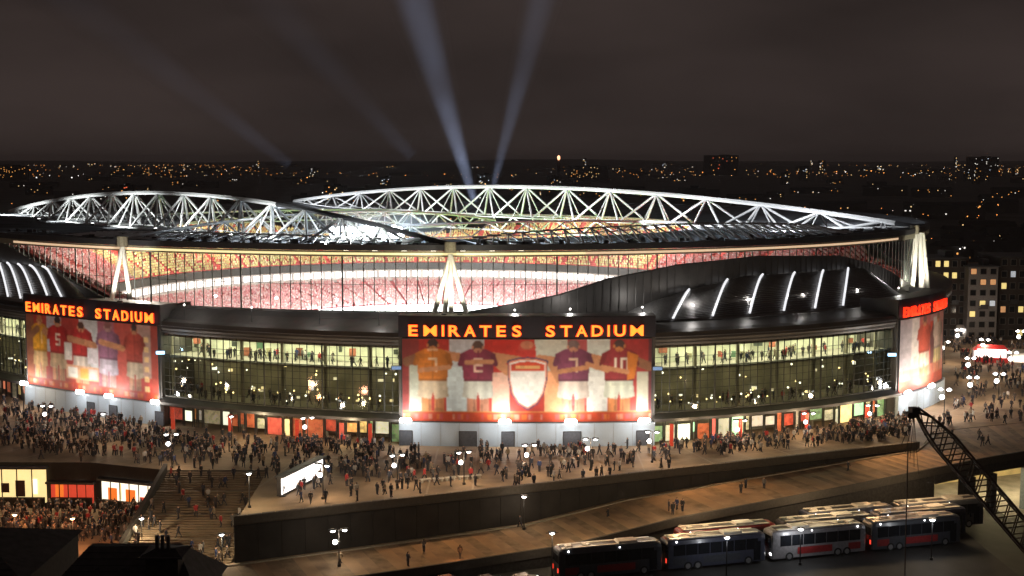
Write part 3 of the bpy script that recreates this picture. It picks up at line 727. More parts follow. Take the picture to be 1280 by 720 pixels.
def player(A, x, w, shirt, shorts, sk, hair, asp, top=.94, num=None, nc=(.9, .85, .8), leg=.2, collar=None):
    keep = A.a.copy()
    A.rect(x - w * .30, x - w * .04, .10, .40, sk); A.rect(x + w * .04, x + w * .30, .10, .40, sk)
    A.poly([(x - w * .42, .30), (x - w * .05, .27), (x, .36), (x + w * .05, .27), (x + w * .42, .30), (x + w * .36, .52), (x - w * .36, .52)], shorts)
    A.poly([(x - w * .38, .49), (x + w * .38, .49), (x + w * .43, .74), (x + w * .48, .82), (x + w * .2, .885), (x - w * .2, .885), (x - w * .48, .82), (x - w * .43, .74)], shirt)
    A.rect(x - w * .09, x + w * .09, .86, .90, sk); A.ell(x, top - .005, w * .15, .070, hair); A.ell(x, top - .055, w * .11, .03, sk)
    if collar: A.rect(x - w * .14, x + w * .14, .855, .885, collar)
    A.ell(x + w * .14, top - .02, w * .03, .022, sk); A.ell(x - w * .14, top - .02, w * .03, .022, sk)
    A.cap(x, .52, x, .86, .008, tuple(c * .72 for c in shirt), asp); A.cap(x - w * .36, .505, x + w * .36, .505, .012, tuple(c * .6 for c in shirt), asp)
    for k in (-1, 1): A.poly([(x + k * w * .05, .10), (x + k * w * .14, .10), (x + k * w * .10, .30)], tuple(c * .6 for c in sk)); A.cap(x + k * w * .40, .80, x + k * w * .47, .70, .03, tuple(c * .8 for c in shirt), asp)
    if num: digits(A, num, x - w * (.30 if len(num) > 1 else .12), .60, w * .24, .17, nc)
    A.shade(x, w, keep)
def art_front():
    asp = 38.5 / 12.7; A = Art(330, 110, (.45, .05, .04))
    for x0, x1, y0, y1, c in ((0, .07, 0, 1, (.28, .05, .05)), (.07, .19, 0, 1, (.5, .05, .04)), (.19, .33, .55, 1, (.62, .66, .72)), (.03, .08, 0, .68, (.55, .6, .52)), (.18, .26, 0, .66, (.72, .84, .88)), (.33, .53, .4, 1, (.60, .05, .04)),
        (.36, .43, 0, .6, (.85, .55, .45)), (.53, .66, .5, 1, (.68, .70, .62)), (.57, .64, 0, .62, (.9, .45, .25)), (.66, .75, .2, 1, (.5, .12, .13)), (.74, .83, .5, 1, (.70, .76, .72)), (.74, .82, 0, .62, (.85, .88, .86)),
        (.83, 1, .3, 1, (.40, .05, .05)), (.94, .985, 0, .6, (.6, .6, .5)), (.985, 1, 0, 1, (.15, .04, .05))): A.rect(x0, x1, y0, y1, c)
    A.ell(.5, .90, .035, .085, (.62, .09, .07)); A.rect(.465, .535, .72, .86, (.62, .06, .05)); A.ell(.5, .93, .026, .05, (.66, .26, .16))
    for x, y, x2, y2, c in ((.02, .72, .12, .84, skin2), (.15, .82, .30, .74, skin), (.34, .80, .47, .74, skin), (.55, .76, .65, .72, skin), (.68, .82, .83, .72, skin), (.88, .80, .99, .66, skin2), (.37, .76, .42, .62, skin), (.60, .70, .63, .52, skin), (.73, .78, .78, .68, skin)):
        A.cap(x, y, x2, y2, .055, c, asp)
    player(A, .125, .150, (.70, .24, .05), (.66, .56, .42), (.58, .24, .10), (.05, .03, .03), asp, num='7', nc=(.85, .6, .4), collar=(.8, .5, .3))
    player(A, .305, .150, (.30, .05, .10), (.72, .76, .70), (.62, .30, .20), (.12, .07, .06), asp, num='2', nc=(.85, .6, .5), top=.92)
    player(A, .685, .155, (.26, .07, .14), (.78, .70, .64), (.64, .32, .22), (.22, .16, .16), asp, num='7', nc=(.9, .65, .5), top=.93)
    player(A, .868, .150, (.32, .04, .05), (.70, .76, .66), (.62, .25, .10), (.08, .05, .05), asp, num='10', nc=(.85, .75, .65), top=.93)
    A.poly([(.90, .50), (.93, .52), (.945, .80), (.90, .85)], (.66, .22, .05))
    for x, y, x2, y2, c in ((.075, .62, .19, .66, skin), (.26, .72, .36, .73, skin), (.63, .61, .74, .66, skin), (.80, .66, .90, .60, skin), (.74, .70, .82, .62, skin)): A.cap(x, y, x2, y2, .028, c, asp)
    # shield with a red chief
    def shield(k, c):
        cx, cy = .503, .46; P = []
        for x, y in ((-.085, .30), (-.04, .335), (0, .345), (.04, .335), (.085, .30), (.082, .05), (.068, -.13), (.04, -.26), (0, -.335), (-.04, -.26), (-.068, -.13), (-.082, .05)): P.append((cx + x * k, cy + y * k))
        A.poly(P, c)
    shield(.95, (.06, .05, .14)); shield(.90, (.8, .3, .2)); shield(.84, (.92, .92, .90))
    A.poly([(.435, .62), (.571, .62), (.570, .695), (.536, .725), (.503, .735), (.47, .725), (.436, .695)], (.66, .09, .05)); A.rect(.455, .551, .645, .68, (.75, .45, .2))
    A.rect(0, 1, 0, .125, (.52, .07, .03)); A.rect(0, 1, .118, .13, (.6, .3, .1))
    g = np.random.default_rng(5)
    for i in range(60): x = g.uniform(0, 1); A.rect(x, x + g.uniform(.005, .02), .03, .09, ((.7, .22, .05), (.5, .1, .12), (.65, .35, .25))[i % 3], .6)
    return A.finish(1)
def art_left():
    asp = 34 / 12.7; A = Art(200, 100, (.45, .07, .06))
    for x0, x1, y0, y1, c in ((0, .07, 0, 1, (.30, .12, .08)), (.07, .12, 0, .7, (.5, .42, .40)), (.18, .30, .5, 1, (.55, .55, .62)), (.44, .58, .35, 1, (.66, .68, .72)), (.58, .72, 0, 1, (.42, .16, .22)), (.7, .82, 0, 1, (.55, .12, .10)), (.86, .95, .3, 1, (.5, .34, .30)), (.95, 1, 0, 1, (.4, .08, .06))): A.rect(x0, x1, y0, y1, c)
    player(A, .12, .15, (.80, .40, .06), (.65, .45, .25), (.66, .38, .2), (.5, .25, .12), asp, num='1', nc=(.9, .6, .3))
    A.cap(.0, .62, .10, .80, .05, skin2, asp); A.cap(.16, .78, .30, .60, .05, skin, asp)
    player(A, .27, .17, (.58, .04, .04), (.62, .46, .30), (.62, .32, .18), (.04, .03, .03), asp, num='5', nc=(.85, .7, .6))
    player(A, .455, .17, (.55, .05, .05), (.70, .62, .56), (.60, .30, .18), (.10, .05, .04), asp, top=.90)
    A.rect(.32, .38, .42, .66, (.78, .74, .72)); A.rect(.50, .57, .40, .62, (.74, .70, .76)); A.cap(.36, .72, .56, .66, .045, (.58, .28, .16), asp)
    A.rect(.33, .58, .17, .36, (.74, .45, .30)); A.rect(.345, .42, .19, .33, (.85, .84, .80)); A.rect(.44, .50, .19, .33, (.75, .4, .12)); A.rect(.51, .57, .19, .33, (.82, .62, .60))
    player(A, .655, .17, (.34, .16, .26), (.55, .50, .60), (.5, .32, .30), (.25, .12, .12), asp)
    player(A, .84, .14, (.46, .08, .06), (.55, .46, .36), (.5, .24, .14), (.05, .04, .04), asp)
    A.cap(.60, .72, .76, .66, .04, skin, asp)
    for i in range(6): A.rect(.905, .935, .12 + i * .13, .19 + i * .13, (.85, .6, .3))
    A.rect(0, 1, 0, .12, (.52, .08, .05))
    g = np.random.default_rng(6)
    for i in range(40): x = g.uniform(0, 1); A.rect(x, x + g.uniform(.008, .03), .03, .09, ((.75, .25, .05), (.5, .1, .12), (.7, .4, .3))[i % 3], .6)
    return A.finish(2, .14)
def art_right():
    asp = 2.0; A = Art(100, 90, (.55, .30, .28))
    for x0, x1, y0, y1, c in ((0, .2, 0, 1, (.52, .46, .48)), (.2, .34, .2, 1, (.78, .70, .66)), (.34, .58, .3, 1, (.55, .16, .15)), (.58, .66, .2, .9, (.66, .10, .06)), (.80, 1, 0, 1, (.68, .38, .34)), (.66, .8, .3, .95, (.75, .70, .62))): A.rect(x0, x1, y0, y1, c)
    A.ell(.42, .72, .13, .16, (.72, .68, .66)); A.ell(.42, .72, .07, .09, (.6, .1, .08)); A.rect(.32, .38, .2, .55, (.85, .82, .8))
    player(A, .45, .3, (.60, .12, .08), (.75, .62, .5), skin, (.2, .1, .08), asp)
    A.poly([(.60, .15), (.68, .12), (.72, .5), (.66, .9), (.58, .7)], (.16, .06, .06)); A.poly([(.68, .3), (.86, .3), (.86, .5), (.70, .55)], (.80, .60, .12))
    player(A, .80, .28, (.74, .55, .45), (.75, .6, .3), skin, (.3, .2, .15), asp)
    A.rect(0, 1, 0, .16, (.60, .12, .08)); A.rect(0, 1, .16, .3, (.65, .2, .12), .6)
    return A.finish(3, .12)
M_print = vcmat('banner_print', .55)
def banner(px0, px1, art, label):
    t0, t1 = thF(px0), thF(px1); h, w, _ = art.shape
    v = []; f = []
    T = np.linspace(t0, t1, w + 1); Z = np.linspace(3.75, 16.5, h + 1)
    for z in Z:
        for t in T: v.append(F(t, z, .95))
    for j in range(h):
        for i in range(w): a = j * (w + 1) + i; f.append((a, a + 1, a + w + 2, a + w + 1))
    me = bpy.data.meshes.new('banner_print'); me.from_pydata(v, [], f); ca = me.color_attributes.new('Col', 'FLOAT_COLOR', 'CORNER')
    col = np.repeat(np.concatenate([art.reshape(-1, 3), np.ones((h * w, 1))], 1), 4, 0).astype(np.float32)
    ca.data.foreach_set('color', col.ravel()); me.materials.append(M_print)
    cxy = F((t0 + t1) / 2, 0, .95); b = thing('banner', label, 'banner', (cxy[0], cxy[1], 3.75))
    inv = -Vector(b.location)
    o = link('print', me, b); o.location = inv
    fr = MB(); TT = np.linspace(t0, t1, 40)
    for z in (3.72, 16.53): fr.path([F(t, z, .95) for t in TT], .1, 4)
    for t in (t0, t1): fr.path([F(t, 3.7, .95), F(t, 16.5, .95)], .12, 4)
    o = obj('frame', fr, M_dsteel, b); o.location = inv
    return t0, t1
def panel_backing(px0, px1):
    t0, t1 = thF(px0), thF(px1); T = np.linspace(t0 - .004, t1 + .004, 40); c = spe('banner_core')
    b = MB(); b.sheet([[F(t, z, .8) for t in T] for z in (3.7, 20.0)]); b.sheet([[F(t, 20, .8) for t in T], [F(t, 20, -3) for t in T]])
    for t, sgn in ((T[0], 1), (T[-1], -1)): b.quad(F(t, 0, .8), F(t, 20, .8), F(t, 20, -6), F(t, 0, -6))
    obj('core_wall', b, M_dark, c)
    b = MB(); b.sheet([[F(t, z, 1.35) for t in T] for z in (0, 3.6)]); b.sheet([[F(t, 3.6, 1.35) for t in T], [F(t, 3.6, .8) for t in T]])
    for t in (T[0], T[-1]): b.quad(F(t, 0, 1.35), F(t, 3.6, 1.35), F(t, 3.6, .5), F(t, 0, .5))
    obj('base_wall', b, M_wbase, c)
    n = max(4, int((t1 - t0) * 115 / 2.6))
    for i in range(1, n): t = t0 + (t1 - t0) * i / n; obj('panel_joint', MB().beam(F(t, 0, 1.36), F(t, 3.6, 1.36), .035, 4), mat('joint_grey', (.4, .43, .46), .7), c)
    obj('parapet_panel', MB().sheet([[F(t, z, 1.0) for t in T] for z in (16.75, 19.95)]), mat('parapet_dark', (.02, .02, .035), .6), c)
    return c
# --- illuminated signs
M_let = mat('letter_face', (1, .4, .05), emit=2.2, ecol=(1, .20, .022)); M_letr = mat('letter_edge', (1, .1, .02), emit=1.5, ecol=(1, .03, .008))
fc = bpy.data.curves.new('tmp', 'FONT')
def glyph(ch, size, offs, ext):
    if ch == 'M': offs = offs * .3
    c = bpy.data.curves.new('g', 'FONT'); c.body = ch; c.size = size; c.offset = offs; c.extrude = ext; c.align_x = 'CENTER'; c.resolution_u = 3
    o = bpy.data.objects.new('g', c); COL.objects.link(o); dg = bpy.context.evaluated_depsgraph_get()
    me = bpy.data.meshes.new_from_object(o.evaluated_get(dg)); bpy.data.objects.remove(o); return me
def sign(px0, px1, label, red=False, zb=17.0, hh=2.1):
    t0, t1 = thF(px0), thF(px1); txt = 'EMIRATES STADIUM'; tm = (t0 + t1) / 2
    c = F(tm, zb, 1.1); s = thing('stadium_sign', label, 'sign', c)
    wd = {'I': .45, ' ': 1.15, 'M': 1.2}; tot = sum(wd.get(ch, 1) for ch in txt); x = 0
    for ch in txt:
        w = wd.get(ch, 1); u = (x + w / 2) / tot; x += w
        if ch == ' ': continue
        t = t0 + (t1 - t0) * u; p = Vector(F(t, zb, 1.22)); n = bnorm(t); q = Vector(F(t + .002, zb, 1.22)) - p
        ang = math.atan2(q.y, q.x); arc = (Vector(F(t1, zb, 1.2)) - Vector(F(t0, zb, 1.2))).length / tot
        for nm, offs, ext, m, o_ in (('letter', .04, .05, M_letr if red else M_let, .14), ('letter_outline', .085, .05, M_letr, .0)):
            me = glyph(ch, hh * 1.12, offs, ext); me.materials.clear(); me.materials.append(m)
            xs = [v.co.x for v in me.vertices]; ww = max(xs) - min(xs); cx_ = (max(xs) + min(xs)) / 2
            sc = min(1.35, arc * w * (.70 if nm == 'letter' else .80) / ww) if ch != 'I' else 1.0
            for v in me.vertices: v.co.x = (v.co.x - cx_) * sc
            if nm == 'letter': L = link('letter', me, s); par_ = s
            else: L = link('letter_outline', me, LL)
            if nm == 'letter':
                LL = L; L.location = p + Vector((n[0], n[1], 0)) * .2 - Vector(c); L.rotation_euler = (PI / 2, 0, ang)
            else: L.location = (0, 0, -.12)
    return s
panel_backing(39, 204); panel_backing(503, 814); panel_backing(1117, 1172)
banner(39, 204, art_left(), 'left mural banner of linked players with a yellow shirted figure at its left end')
banner(503, 814, art_front(), 'wide central mural banner of linked players around a big white shield')
banner(1117, 1172, art_right(), 'narrow right mural banner seen edge on beside the crowded right plaza')
sign(41, 203, 'orange illuminated EMIRATES STADIUM lettering above the left banner')
sign(508, 806, 'orange illuminated EMIRATES STADIUM lettering above the central shield banner')
sign(1118, 1173, 'red illuminated EMIRATES STADIUM lettering above the narrow right banner', True)
# --- floodlights at the banner feet
M_fl = mat('banner_flood', (1, 1, 1), emit=12, ecol=(1, .96, .90))
def banner_flood(px, power, zz=3.95, lab=''):
    t = thF(px); p = Vector(F(t, zz, 2.3)); n = bnorm(t)
    f_ = thing('floodlight', lab, 'floodlight', (p.x, p.y, zz), math.atan2(n[1], n[0]) + PI / 2, 'floodlights along the feet of the banners')
    obj('bracket', MB().beam((0, .95, -.4), (0, 0, -.3), .08, 6).beam((-.8, 0, -.3), (.8, 0, -.3), .07, 6), M_dsteel, f_)
    for k in (-.55, 0, .55):
        obj('lamp_head', MB().beam((k, -.25, -.1), (k, .05, .0), .26, 8, .3), M_dsteel, f_)
        obj('lens', MB().ball((k, .02, .12), .42, 10, 6), M_fl, f_)
    lamp('POINT', (0, -.9, .55), power * .34, (1, .96, .92), .5, None, f_)
    lamp('SPOT', (0, -4.6, -.4), power * .95, (1, .86, .70), .4, None, f_, math.radians(105), .8).rotation_euler = (math.radians(90 + 44), 0, 0)  # added spot out from the wall, without a fixture, washing the banner
for px, w_ in ((42, 'left end'), (112, 'middle'), (148, 'third quarter'), (206, 'right end')): banner_flood(px, 1900, lab='bright white floodlight at the foot of the left banner, by its ' + w_)
for px, w_ in ((508, 'left end'), (631, 'shield point'), (713, 'second player from the right'), (804, 'right end')): banner_flood(px, 2600, lab='bright white floodlight under the central shield banner, by its ' + w_)
for px, w_ in ((1120, 'left edge'), (1150, 'middle')): banner_flood(px, 4200, lab='bright white floodlight at the foot of the narrow right banner, by its ' + w_)
# doors in the white base
Md = mat('grey_door', (.09, .10, .12), .5)
for px in (508, 585, 635, 715, 803, 148, 206, 120):
    t = thF(px); d = .011 if px in (585, 715) else .008
    o = spe('service_door'); obj('door_leaf', MB().hexa([F(t - d, .02, 1.36), F(t + d, .02, 1.36), F(t + d, .02, 1.44), F(t - d, .02, 1.44), F(t - d, 2.3, 1.36), F(t + d, 2.3, 1.36), F(t + d, 2.3, 1.44), F(t - d, 2.3, 1.44)]), Md, o)
    obj('door_frame', MB().path([F(t - d, 0, 1.45), F(t - d, 2.35, 1.45), F(t + d, 2.35, 1.45), F(t + d, 0, 1.45)], .06, 4), M_dsteel, o)
# blue searchlights on brackets beside the banners
M_blue = mat('blue_glow', (.4, .7, 1), emit=1.6, ecol=(.45, .75, 1))
for px, z in ((211, 12.3), (1104, 11.0), (820, 12.0), (497, 12.1)):
    p = F(thF(px), z, 1.6); q = Vector(p) - Vector((CX, CY, 0))
    o = spe('blue_spotlight'); obj('lamp_body', MB().box(p, (1.6, .6, .6)), M_dsteel, o); obj('lens', MB().box((p[0], p[1] - .35, p[2]), (1.4, .12, .5)), M_blue if px in (211, 1104) else mat('blue_dim', (.2, .35, .6), emit=.25, ecol=(.3, .5, 1)), o)
    if px in (211, 1104): lamp('POINT', (p[0], p[1] - 1.4, p[2]), 120, (.5, .75, 1), .3)
# ================================================================== PEOPLE
M_jack = objcol('jacket'); M_trou = mat('trousers', (.025, .028, .04), .8, var=.3, scale=6); M_skin = mat('skin', (.52, .32, .23), .6, var=0); M_hair = mat('hair', (.03, .02, .015), .7, var=0)
def body(pose):
    """one skinned figure, 1.75 m tall, facing -y; pose = (swing of legs, swing of arms, elbow bend)"""
    sw, arm, bend = pose
    J = {}
    J['pel'] = (0, 0, .93); J['waist'] = (0, .01, 1.08); J['chest'] = (0, 0, 1.30); J['neck'] = (0, .01, 1.47); J['chin'] = (0, -.01, 1.56); J['head'] = (0, -.005, 1.65); J['crown'] = (0, .005, 1.70)
    R_ = {'pel': (.155, .11), 'waist': (.14, .10), 'chest': (.17, .115), 'neck': (.058, .058), 'chin': (.070, .075), 'head': (.080, .095), 'crown': (.06, .07)}
    Ed = [('pel', 'waist'), ('waist', 'chest'), ('chest', 'neck'), ('neck', 'chin'), ('chin', 'head'), ('head', 'crown')]
    for s, n in ((1, 'l'), (-1, 'r')):
        a = sw * s; k = max(0, -a) * .8
        hip = (.095 * s, 0, .88); kn = (.10 * s, -math.sin(a) * .43, .88 - .43 * math.cos(a)); an = (.10 * s, kn[1] + math.sin(k - a * .6) * .42 - (0 if k else 0), max(.075, kn[2] - .41 * math.cos(k)))
        toe = (.115 * s, an[1] - .19, max(.035, an[2] - .05))
        J.update({'hip' + n: hip, 'knee' + n: kn, 'ank' + n: an, 'toe' + n: toe})
        R_.update({'hip' + n: (.095, .10), 'knee' + n: (.062, .065), 'ank' + n: (.042, .045), 'toe' + n: (.042, .03)})
        Ed += [('pel', 'hip' + n), ('hip' + n, 'knee' + n), ('knee' + n, 'ank' + n), ('ank' + n, 'toe' + n)]
        b = -arm * s
        sh = (.205 * s, 0, 1.40); el = (.25 * s, -math.sin(b) * .28 + .01, 1.40 - .28 * math.cos(b)); wr = (.25 * s - .05 * s * bend, el[1] - math.sin(b * .5 + bend) * .25, el[2] - .25 * math.cos(b * .5 + bend)); ha = tuple(wr[i] + (wr[i] - el[i]) * .55 for i in range(3))
        J.update({'sh' + n: sh, 'el' + n: el, 'wr' + n: wr, 'ha' + n: ha})
        R_.update({'sh' + n: (.075, .075), 'el' + n: (.05, .05), 'wr' + n: (.034, .036), 'ha' + n: (.030, .022)})
        Ed += [('chest', 'sh' + n), ('sh' + n, 'el' + n), ('el' + n, 'wr' + n), ('wr' + n, 'ha' + n)]
    bm = bmesh.new(); sk = bm.verts.layers.skin.verify(); V = {}
    for k, p in J.items():
        V[k] = bm.verts.new(p); V[k][sk].radius = R_[k]; V[k][sk].use_root = (k == 'pel')
    for a, b in Ed: bm.edges.new((V[a], V[b]))
    me = bpy.data.meshes.new('t'); bm.to_mesh(me); bm.free()
    o = bpy.data.objects.new('t', me); COL.objects.link(o); o.modifiers.new('s', 'SKIN')
    dg = bpy.context.evaluated_depsgraph_get(); r = bpy.data.meshes.new_from_object(o.evaluated_get(dg)); bpy.data.objects.remove(o)
    ha = [Vector(J['hal']), Vector(J['har'])]
    r.materials.clear()
    for m in (M_jack, M_trou, M_skin, M_hair): r.materials.append(m)
    mi = []
    for p in r.polygons:
        c = p.center
        if c.z > 1.475: mi.append(3 if (c.z > 1.66 or c.y > .03) else 2)
        elif min((c - h).length for h in ha) < .10: mi.append(2)
        elif c.z < .80 and abs(c.x) < .21: mi.append(1)
        else: mi.append(0)
    r.polygons.foreach_set('material_index', mi); r.polygons.foreach_set('use_smooth', [True] * len(mi)); r.update()
    # nose, five fingers to a hand
    bm = bmesh.new(); bm.from_mesh(r)
    bmesh.ops.translate(bm, verts=bmesh.ops.create_cone(bm, segments=4, radius1=.018, radius2=.004, depth=.04)['verts'], vec=(0, -.10, 1.615))
    n0 = len(bm.faces)
    for s, h in zip((1, -1), ha):
        d = (h - Vector(J['wr' + ('l' if s > 0 else 'r')])).normalized()
        for k, L in enumerate((.055, .07, .075, .07, .05)):
            sd_ = d.cross(Vector((1, 0, 0))).normalized()
            q = h + sd_ * (k - 2) * .016 + d * (.03 if k else -.02); e = q + d * L + Vector((-s * .02, 0, 0)) + (sd_ * -.03 if k == 0 else Vector((0, 0, 0)))
            g = bmesh.ops.create_cone(bm, segments=3, radius1=.009, radius2=.006, depth=(e - q).length)
            bmesh.ops.transform(bm, matrix=Matrix.Translation((q + e) / 2) @ Vector((0, 0, 1)).rotation_difference((e - q).normalized()).to_matrix().to_4x4(), verts=g['verts'])
    bm.faces.ensure_lookup_table()
    for f in bm.faces[n0:]: f.material_index = 2
    bm.to_mesh(r); bm.free(); r.name = 'person'; return r
BODY = [body(p) for p in ((.06, .08, .15), (.42, .45, .35), (-.42, -.45, .3), (.25, .3, .9), (.03, .02, 1.1))]
JC = [(.02, .02, .025), (.03, .03, .04), (.05, .045, .05), (.04, .05, .08), (.09, .07, .06), (.12, .11, .11), (.35, .03, .035), (.45, .04, .04), (.28, .22, .15), (.5, .48, .46), (.03, .05, .14)]
JN = ['black', 'dark grey', 'charcoal', 'navy', 'brown', 'grey', 'dark red', 'red', 'tan', 'pale', 'blue']
JW = [22, 18, 15, 10, 9, 10, 4, 3, 6, 7, 5]
prng = random.Random(21)
def person(x, y, z, place, group):
    i = prng.choices(range(len(JC)), JW)[0]; k = prng.randrange(len(BODY))
    o = link('person', BODY[k], None, (x, y, z), prng.uniform(0, 2 * PI)); sc = prng.uniform(.93, 1.06); o.scale = (sc, sc, sc); o.color = (*JC[i], 1)
    tag(o, 'person in a %s jacket %s %s' % (JN[i], ('standing', 'walking', 'striding', 'walking', 'standing')[k], place), 'person', group); return o
def scatter(poly, n, z, place=None, group=None, ok=None, cl=.5):
    """people spread through a patch of ground (given by its outline), gathered in small knots"""
    P = [at(px, py, z) for px, py in poly]; xs = [p.x for p in P]; ys_ = [p.y for p in P]; got = 0; cx_ = cy_ = None; tries = 0
    while got < n and tries < n * 60:
        tries += 1
        if cx_ is None or prng.random() > cl: cx_, cy_ = prng.uniform(min(xs), max(xs)), prng.uniform(min(ys_), max(ys_)); x, y = cx_, cy_
        else: x, y = cx_ + prng.gauss(0, 1.3), cy_ + prng.gauss(0, 1.3)
        if not inside(x, y, P) or (ok and not ok(x, y)): cx_ = None; continue
        if place: person(x, y, z, place(x, y) if callable(place) else place, group)
        else: MASS.append((x, y, z))
        got += 1
Z_ = 0.012
def outside_stadium(x, y):
    dx, dy = x - CX, y - CY; lx = (dx * cR + dy * sR) / RA; ly = (-dx * sR + dy * cR) / RB; t = math.atan2(ly, lx) % (2 * PI)
    f = F(t, 0, 2.6); fx, fy = f[0] - CX, f[1] - CY; return dx * dx + dy * dy > fx * fx + fy * fy
def okp(x, y): return inside(x, y, pod) and outside_stadium(x, y)
ord_ = 'first second third fourth fifth sixth seventh eighth ninth'.split()
feet = [(404, 624), (497, 610), (580, 606), (662, 596), (738, 588), (815, 578), (925, 562), (1010, 552), (1090, 541)]
# nearest people one by one
scatter([(0, 618), (205, 618), (250, 690), (200, 690), (0, 668)], 118, -6 + .01, lambda x, y: ('below the yellow shop' if x < -66 else 'below the reddish shop' if x < -58 else 'below the white shop') + (', close to its front' if y > 168 else ', nearer the dark roofs' if y < 158 else ''), 'people in the lower plaza', lambda x, y: y < 179 and (x < -49.5 or y < 151))
scatter([(330, 585), (500, 575), (830, 560), (840, 580), (660, 606), (340, 635)], 72, Z_, lambda x, y: 'near the %s lamp post along the podium wall' % ord_[min(range(9), key=lambda i: (at(*feet[i], 0).x - x) ** 2 + (at(*feet[i], 0).y - y) ** 2)], 'people on the podium by the ramp wall', okp, .35)
scatter([(215, 575), (420, 560), (420, 610), (330, 630), (300, 596), (215, 586)], 32, Z_, lambda x, y: 'at the head of the steps, ' + ('by the cheek wall' if x < -45 else 'by the billboard' if x > -36 else 'midway across'), 'people at the head of the steps', okp, .6)
def rampz(x, y):
    best = None
    for p, q in zip(rp[:-1], rp[1:]):
        if p.x <= x <= q.x: return p.z + (q.z - p.z) * (x - p.x) / (q.x - p.x), p.y + (q.y - p.y) * (x - p.x) / (q.x - p.x)
    return None
for px, py in ((836, 640), (846, 638), (853, 640), (841, 644), (926, 618), (932, 612), (955, 612), (530, 690), (575, 698), (510, 708), (425, 705), (650, 660), (1190, 548), (1228, 558), (1235, 556), (1224, 550), (1060, 590), (760, 650)):
    q = at(px, py, -3); 
    for _ in range(4):
        z = rampz(q.x, 0)
        if z: q = at(px, py, z[0])
    if z: person(q.x, max(q.y, z[1] + 1.2), z[0] + .01, 'on the brown ramp below the wall', 'people on the ramp')
for i in range(16):
    x = prng.uniform(-47.5, -35.5); n_ = prng.randrange(nst); z = -6 * (n_ + 1) / (nst + 1)
    y = y0 - (y0 - y1) * (n_ + .45 + .9 * (n_ // 9)) / (nst + 3.6)
    for _ in range(3):
        m_ = prng.randrange(nst); MASS.append((prng.uniform(-48, -35), y0 - (y0 - y1) * (m_ + .45 + .9 * (m_ // 9)) / (nst + 3.6), -6 * (m_ + 1) / (nst + 1) + .024))
    person(x, y, z + .024, 'on the broad steps', 'people on the broad steps')
# the throng further off
scatter([(0, 618), (205, 618), (240, 690), (200, 690), (0, 668)], 150, -6 + .01, ok=lambda x, y: y < 179 and (x < -49.5 or y < 151), cl=.5)
scatter([(0, 492), (215, 535), (215, 560), (0, 545)], 220, Z_, ok=okp, cl=.45)
scatter([(0, 530), (215, 545), (480, 545), (480, 565), (215, 578), (0, 562)], 230, Z_, ok=okp, cl=.4)
scatter([(0, 552), (480, 552), (470, 600), (300, 590), (0, 572)], 190, Z_, ok=okp, cl=.45)
scatter([(420, 566), (840, 560), (840, 590), (640, 612), (340, 640)], 120, Z_, ok=okp, cl=.35)
scatter([(480, 562), (820, 562), (820, 576), (480, 588)], 60, Z_, ok=okp)
scatter([(815, 545), (1115, 515), (1150, 535), (1130, 548), (830, 576)], 270, Z_, ok=okp, cl=.6)
scatter([(1165, 420), (1290, 405), (1290, 540), (1165, 540)], 330, Z_, ok=okp, cl=.55)
if MASS:
    base = []
    for me in BODY:
        v = np.empty(len(me.vertices) * 3, np.float32); me.vertices.foreach_get('co', v); base.append((v.reshape(-1, 3), [tuple(p.vertices) for p in me.polygons], np.array([p.material_index for p in me.polygons])))
    vs, fs, cs, off_ = [], [], [], 0
    for x, y, z in MASS:
        v, f, mi = base[prng.randrange(len(base))]; a = prng.uniform(0, 2 * PI); c_, s_ = math.cos(a), math.sin(a); sc = prng.uniform(.93, 1.06)
        w = np.stack([(v[:, 0] * c_ - v[:, 1] * s_) * sc + x, (v[:, 0] * s_ + v[:, 1] * c_) * sc + y, v[:, 2] * sc + z], 1); vs.append(w)
        j = JC[prng.choices(range(len(JC)), JW)[0]]; pal = (j, (.025, .028, .04), (.52, .32, .23), (.03, .02, .015))
        for q, m in zip(f, mi): fs.append(tuple(i + off_ for i in q)); cs += [(*pal[m], 1)] * len(q)
        off_ += len(v)
    me = bpy.data.meshes.new('crowd'); me.from_pydata(np.concatenate(vs).tolist(), [], fs); ca = me.color_attributes.new('Col', 'FLOAT_COLOR', 'CORNER')
    ca.data.foreach_set('color', np.array(cs, np.float32).ravel()); me.materials.append(MATS['crowd_clothes'])
    tag(link('crowd', me), 'dense dark crowd milling round the stadium on the podium', 'crowd', None, 'stuff')
# silhouettes inside the lit upper concourse
for px0, px1, n_, w_ in ((212, 495, 18, 'left'), (824, 1108, 22, 'right')):
    for i in range(n_):
        px = prng.uniform(px0, px1); p = F(thF(px), 11.61, -prng.uniform(.6, 3.5)); person(p[0], p[1], 11.61, 'behind lit upper glass %s of centre' % w_, 'people inside the upper concourse')
